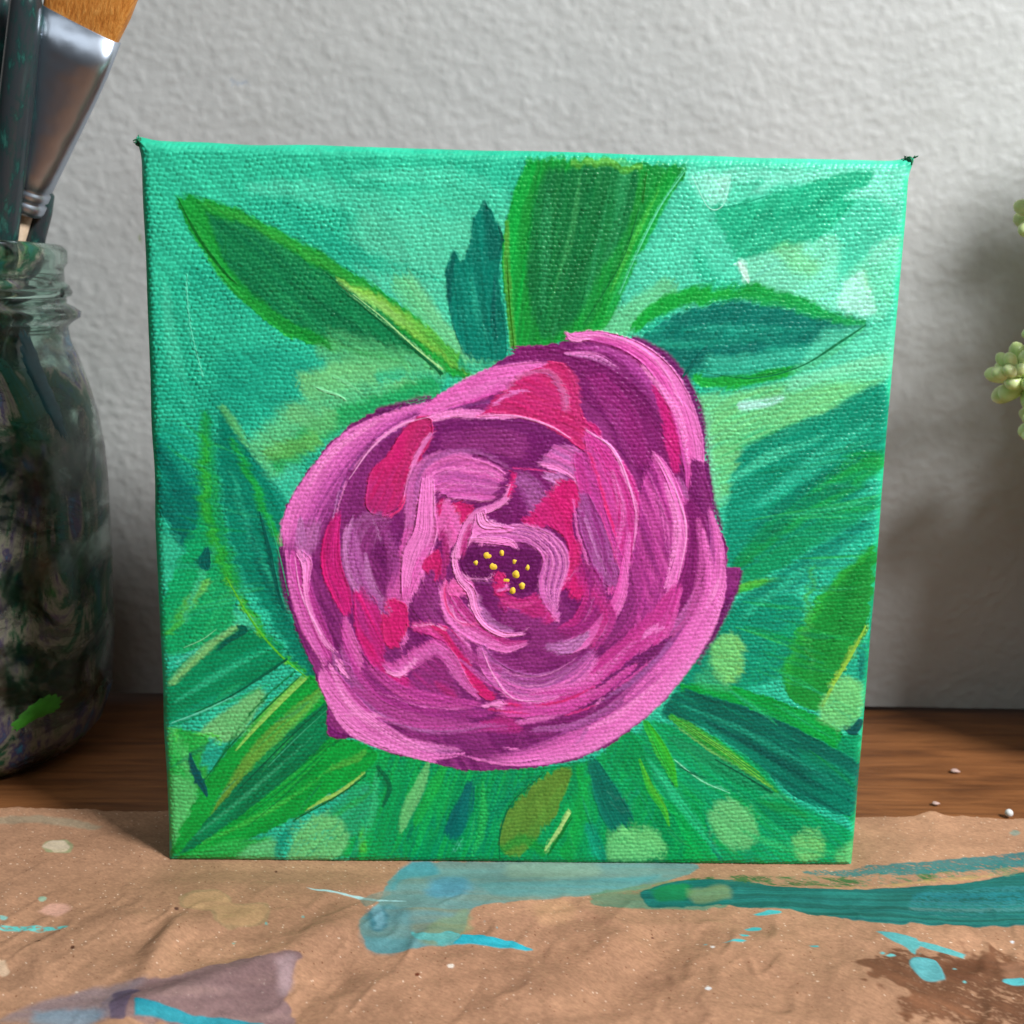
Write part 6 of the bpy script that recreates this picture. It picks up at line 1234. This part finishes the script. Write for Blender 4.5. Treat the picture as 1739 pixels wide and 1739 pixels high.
branch(1850, 640, .060, (.3, .3, .6), 15, 1.0, (.01, 0, .02))
branch(1900, 440, .050, (.4, -.3, .8), 15, 1.0, (.01, 0, .02))
def bushy(x, y, z, nl=14, size=1.3):
    tip = Vector((x, y, z)); base = soil+Vector((rd.uniform(-.02, .02), rd.uniform(-.02, .02), 0)); mid = base.lerp(tip, .55)+Vector((rd.uniform(-.006, .012), 0, .004))
    stem([base, mid, tip]); V_, F_ = [], []; sp_ = spline([tuple(base), tuple(mid), tuple(tip)], 12)
    for i in range(5, len(sp_)-1):
        for q in range(2):
            ph = i*2.4+q*3.14; leaf_geo(Vector(sp_[i]), Vector((math.cos(ph), math.sin(ph), .4)), rd.uniform(.006, .010), .0022, V_, F_, 8, 8)
    me = bpy.data.meshes.new('l'); me.from_pydata(V_, [], F_); me.update(); link('stem_leaves', me, m_leaf, pl)
    cluster(tip, Vector((rd.uniform(-.4, .4), rd.uniform(-.5, .2), 1)), nl, pl, size)
for (x, y, z) in ((.176, .038, .204), (.186, .040, .205), (.206, .034, .220), (.180, .030, .200), (.198, .034, .196), (.205, .045, .200), (.190, .050, .176), (.216, .050, .235), (.196, .022, .165), (.178, .044, .165), (.222, .030, .180),
                  (.178, .020, .142), (.236, .046, .206), (.206, .012, .190), (.186, .004, .150), (.215, .008, .155), (.168, .012, .112), (.232, .020, .145), (.176, .036, .118), (.190, .028, .128), (.200, .040, .138), (.184, .060, .140), (.166, .020, .148), (.176, .000, .126), (.212, .030, .168)):
    bushy(x, y, z)
# ------------------------------------------------------------------ crumbs on the wood
t = NT('white_bead'); t.set(Base_Color=(.75, .74, .72), Roughness=.3); m_bead = t.m
t = NT('pale_crumb'); t.set(Base_Color=L(190, 160, 150), Roughness=.6); m_crumb = t.m
g = onG(1713, 1385); me = bpy.data.meshes.new('bead'); bm = bmesh.new(); bmesh.ops.create_uvsphere(bm, u_segments=20, v_segments=12, radius=.0010); bm.to_mesh(me); bm.free()
o = link('bead', me, m_bead); o.location = (g[0], g[1], .0007); tag(o, 'tiny white bead on the wood at the right by the paper edge', 'bead')
for (a, b, r_, lab, mm) in ((1589, 1364, .0008, 'pinkish crumb on the wood between the canvas and the white bead', m_crumb), (1622, 1309, .0010, 'pale lilac crumb on the shaded wood behind the pinkish one', m_crumb)):
    g = onG(a, b); me = bpy.data.meshes.new('crumb'); bm = bmesh.new(); bmesh.ops.create_icosphere(bm, subdivisions=2, radius=r_)
    for v_ in bm.verts: v_.co *= rd.uniform(.75, 1.2)
    bm.to_mesh(me); bm.free(); o = link('crumb', me, mm); o.location = (g[0], g[1], .0); o.scale = (1.3, .9, .5); tag(o, lab, 'crumb')
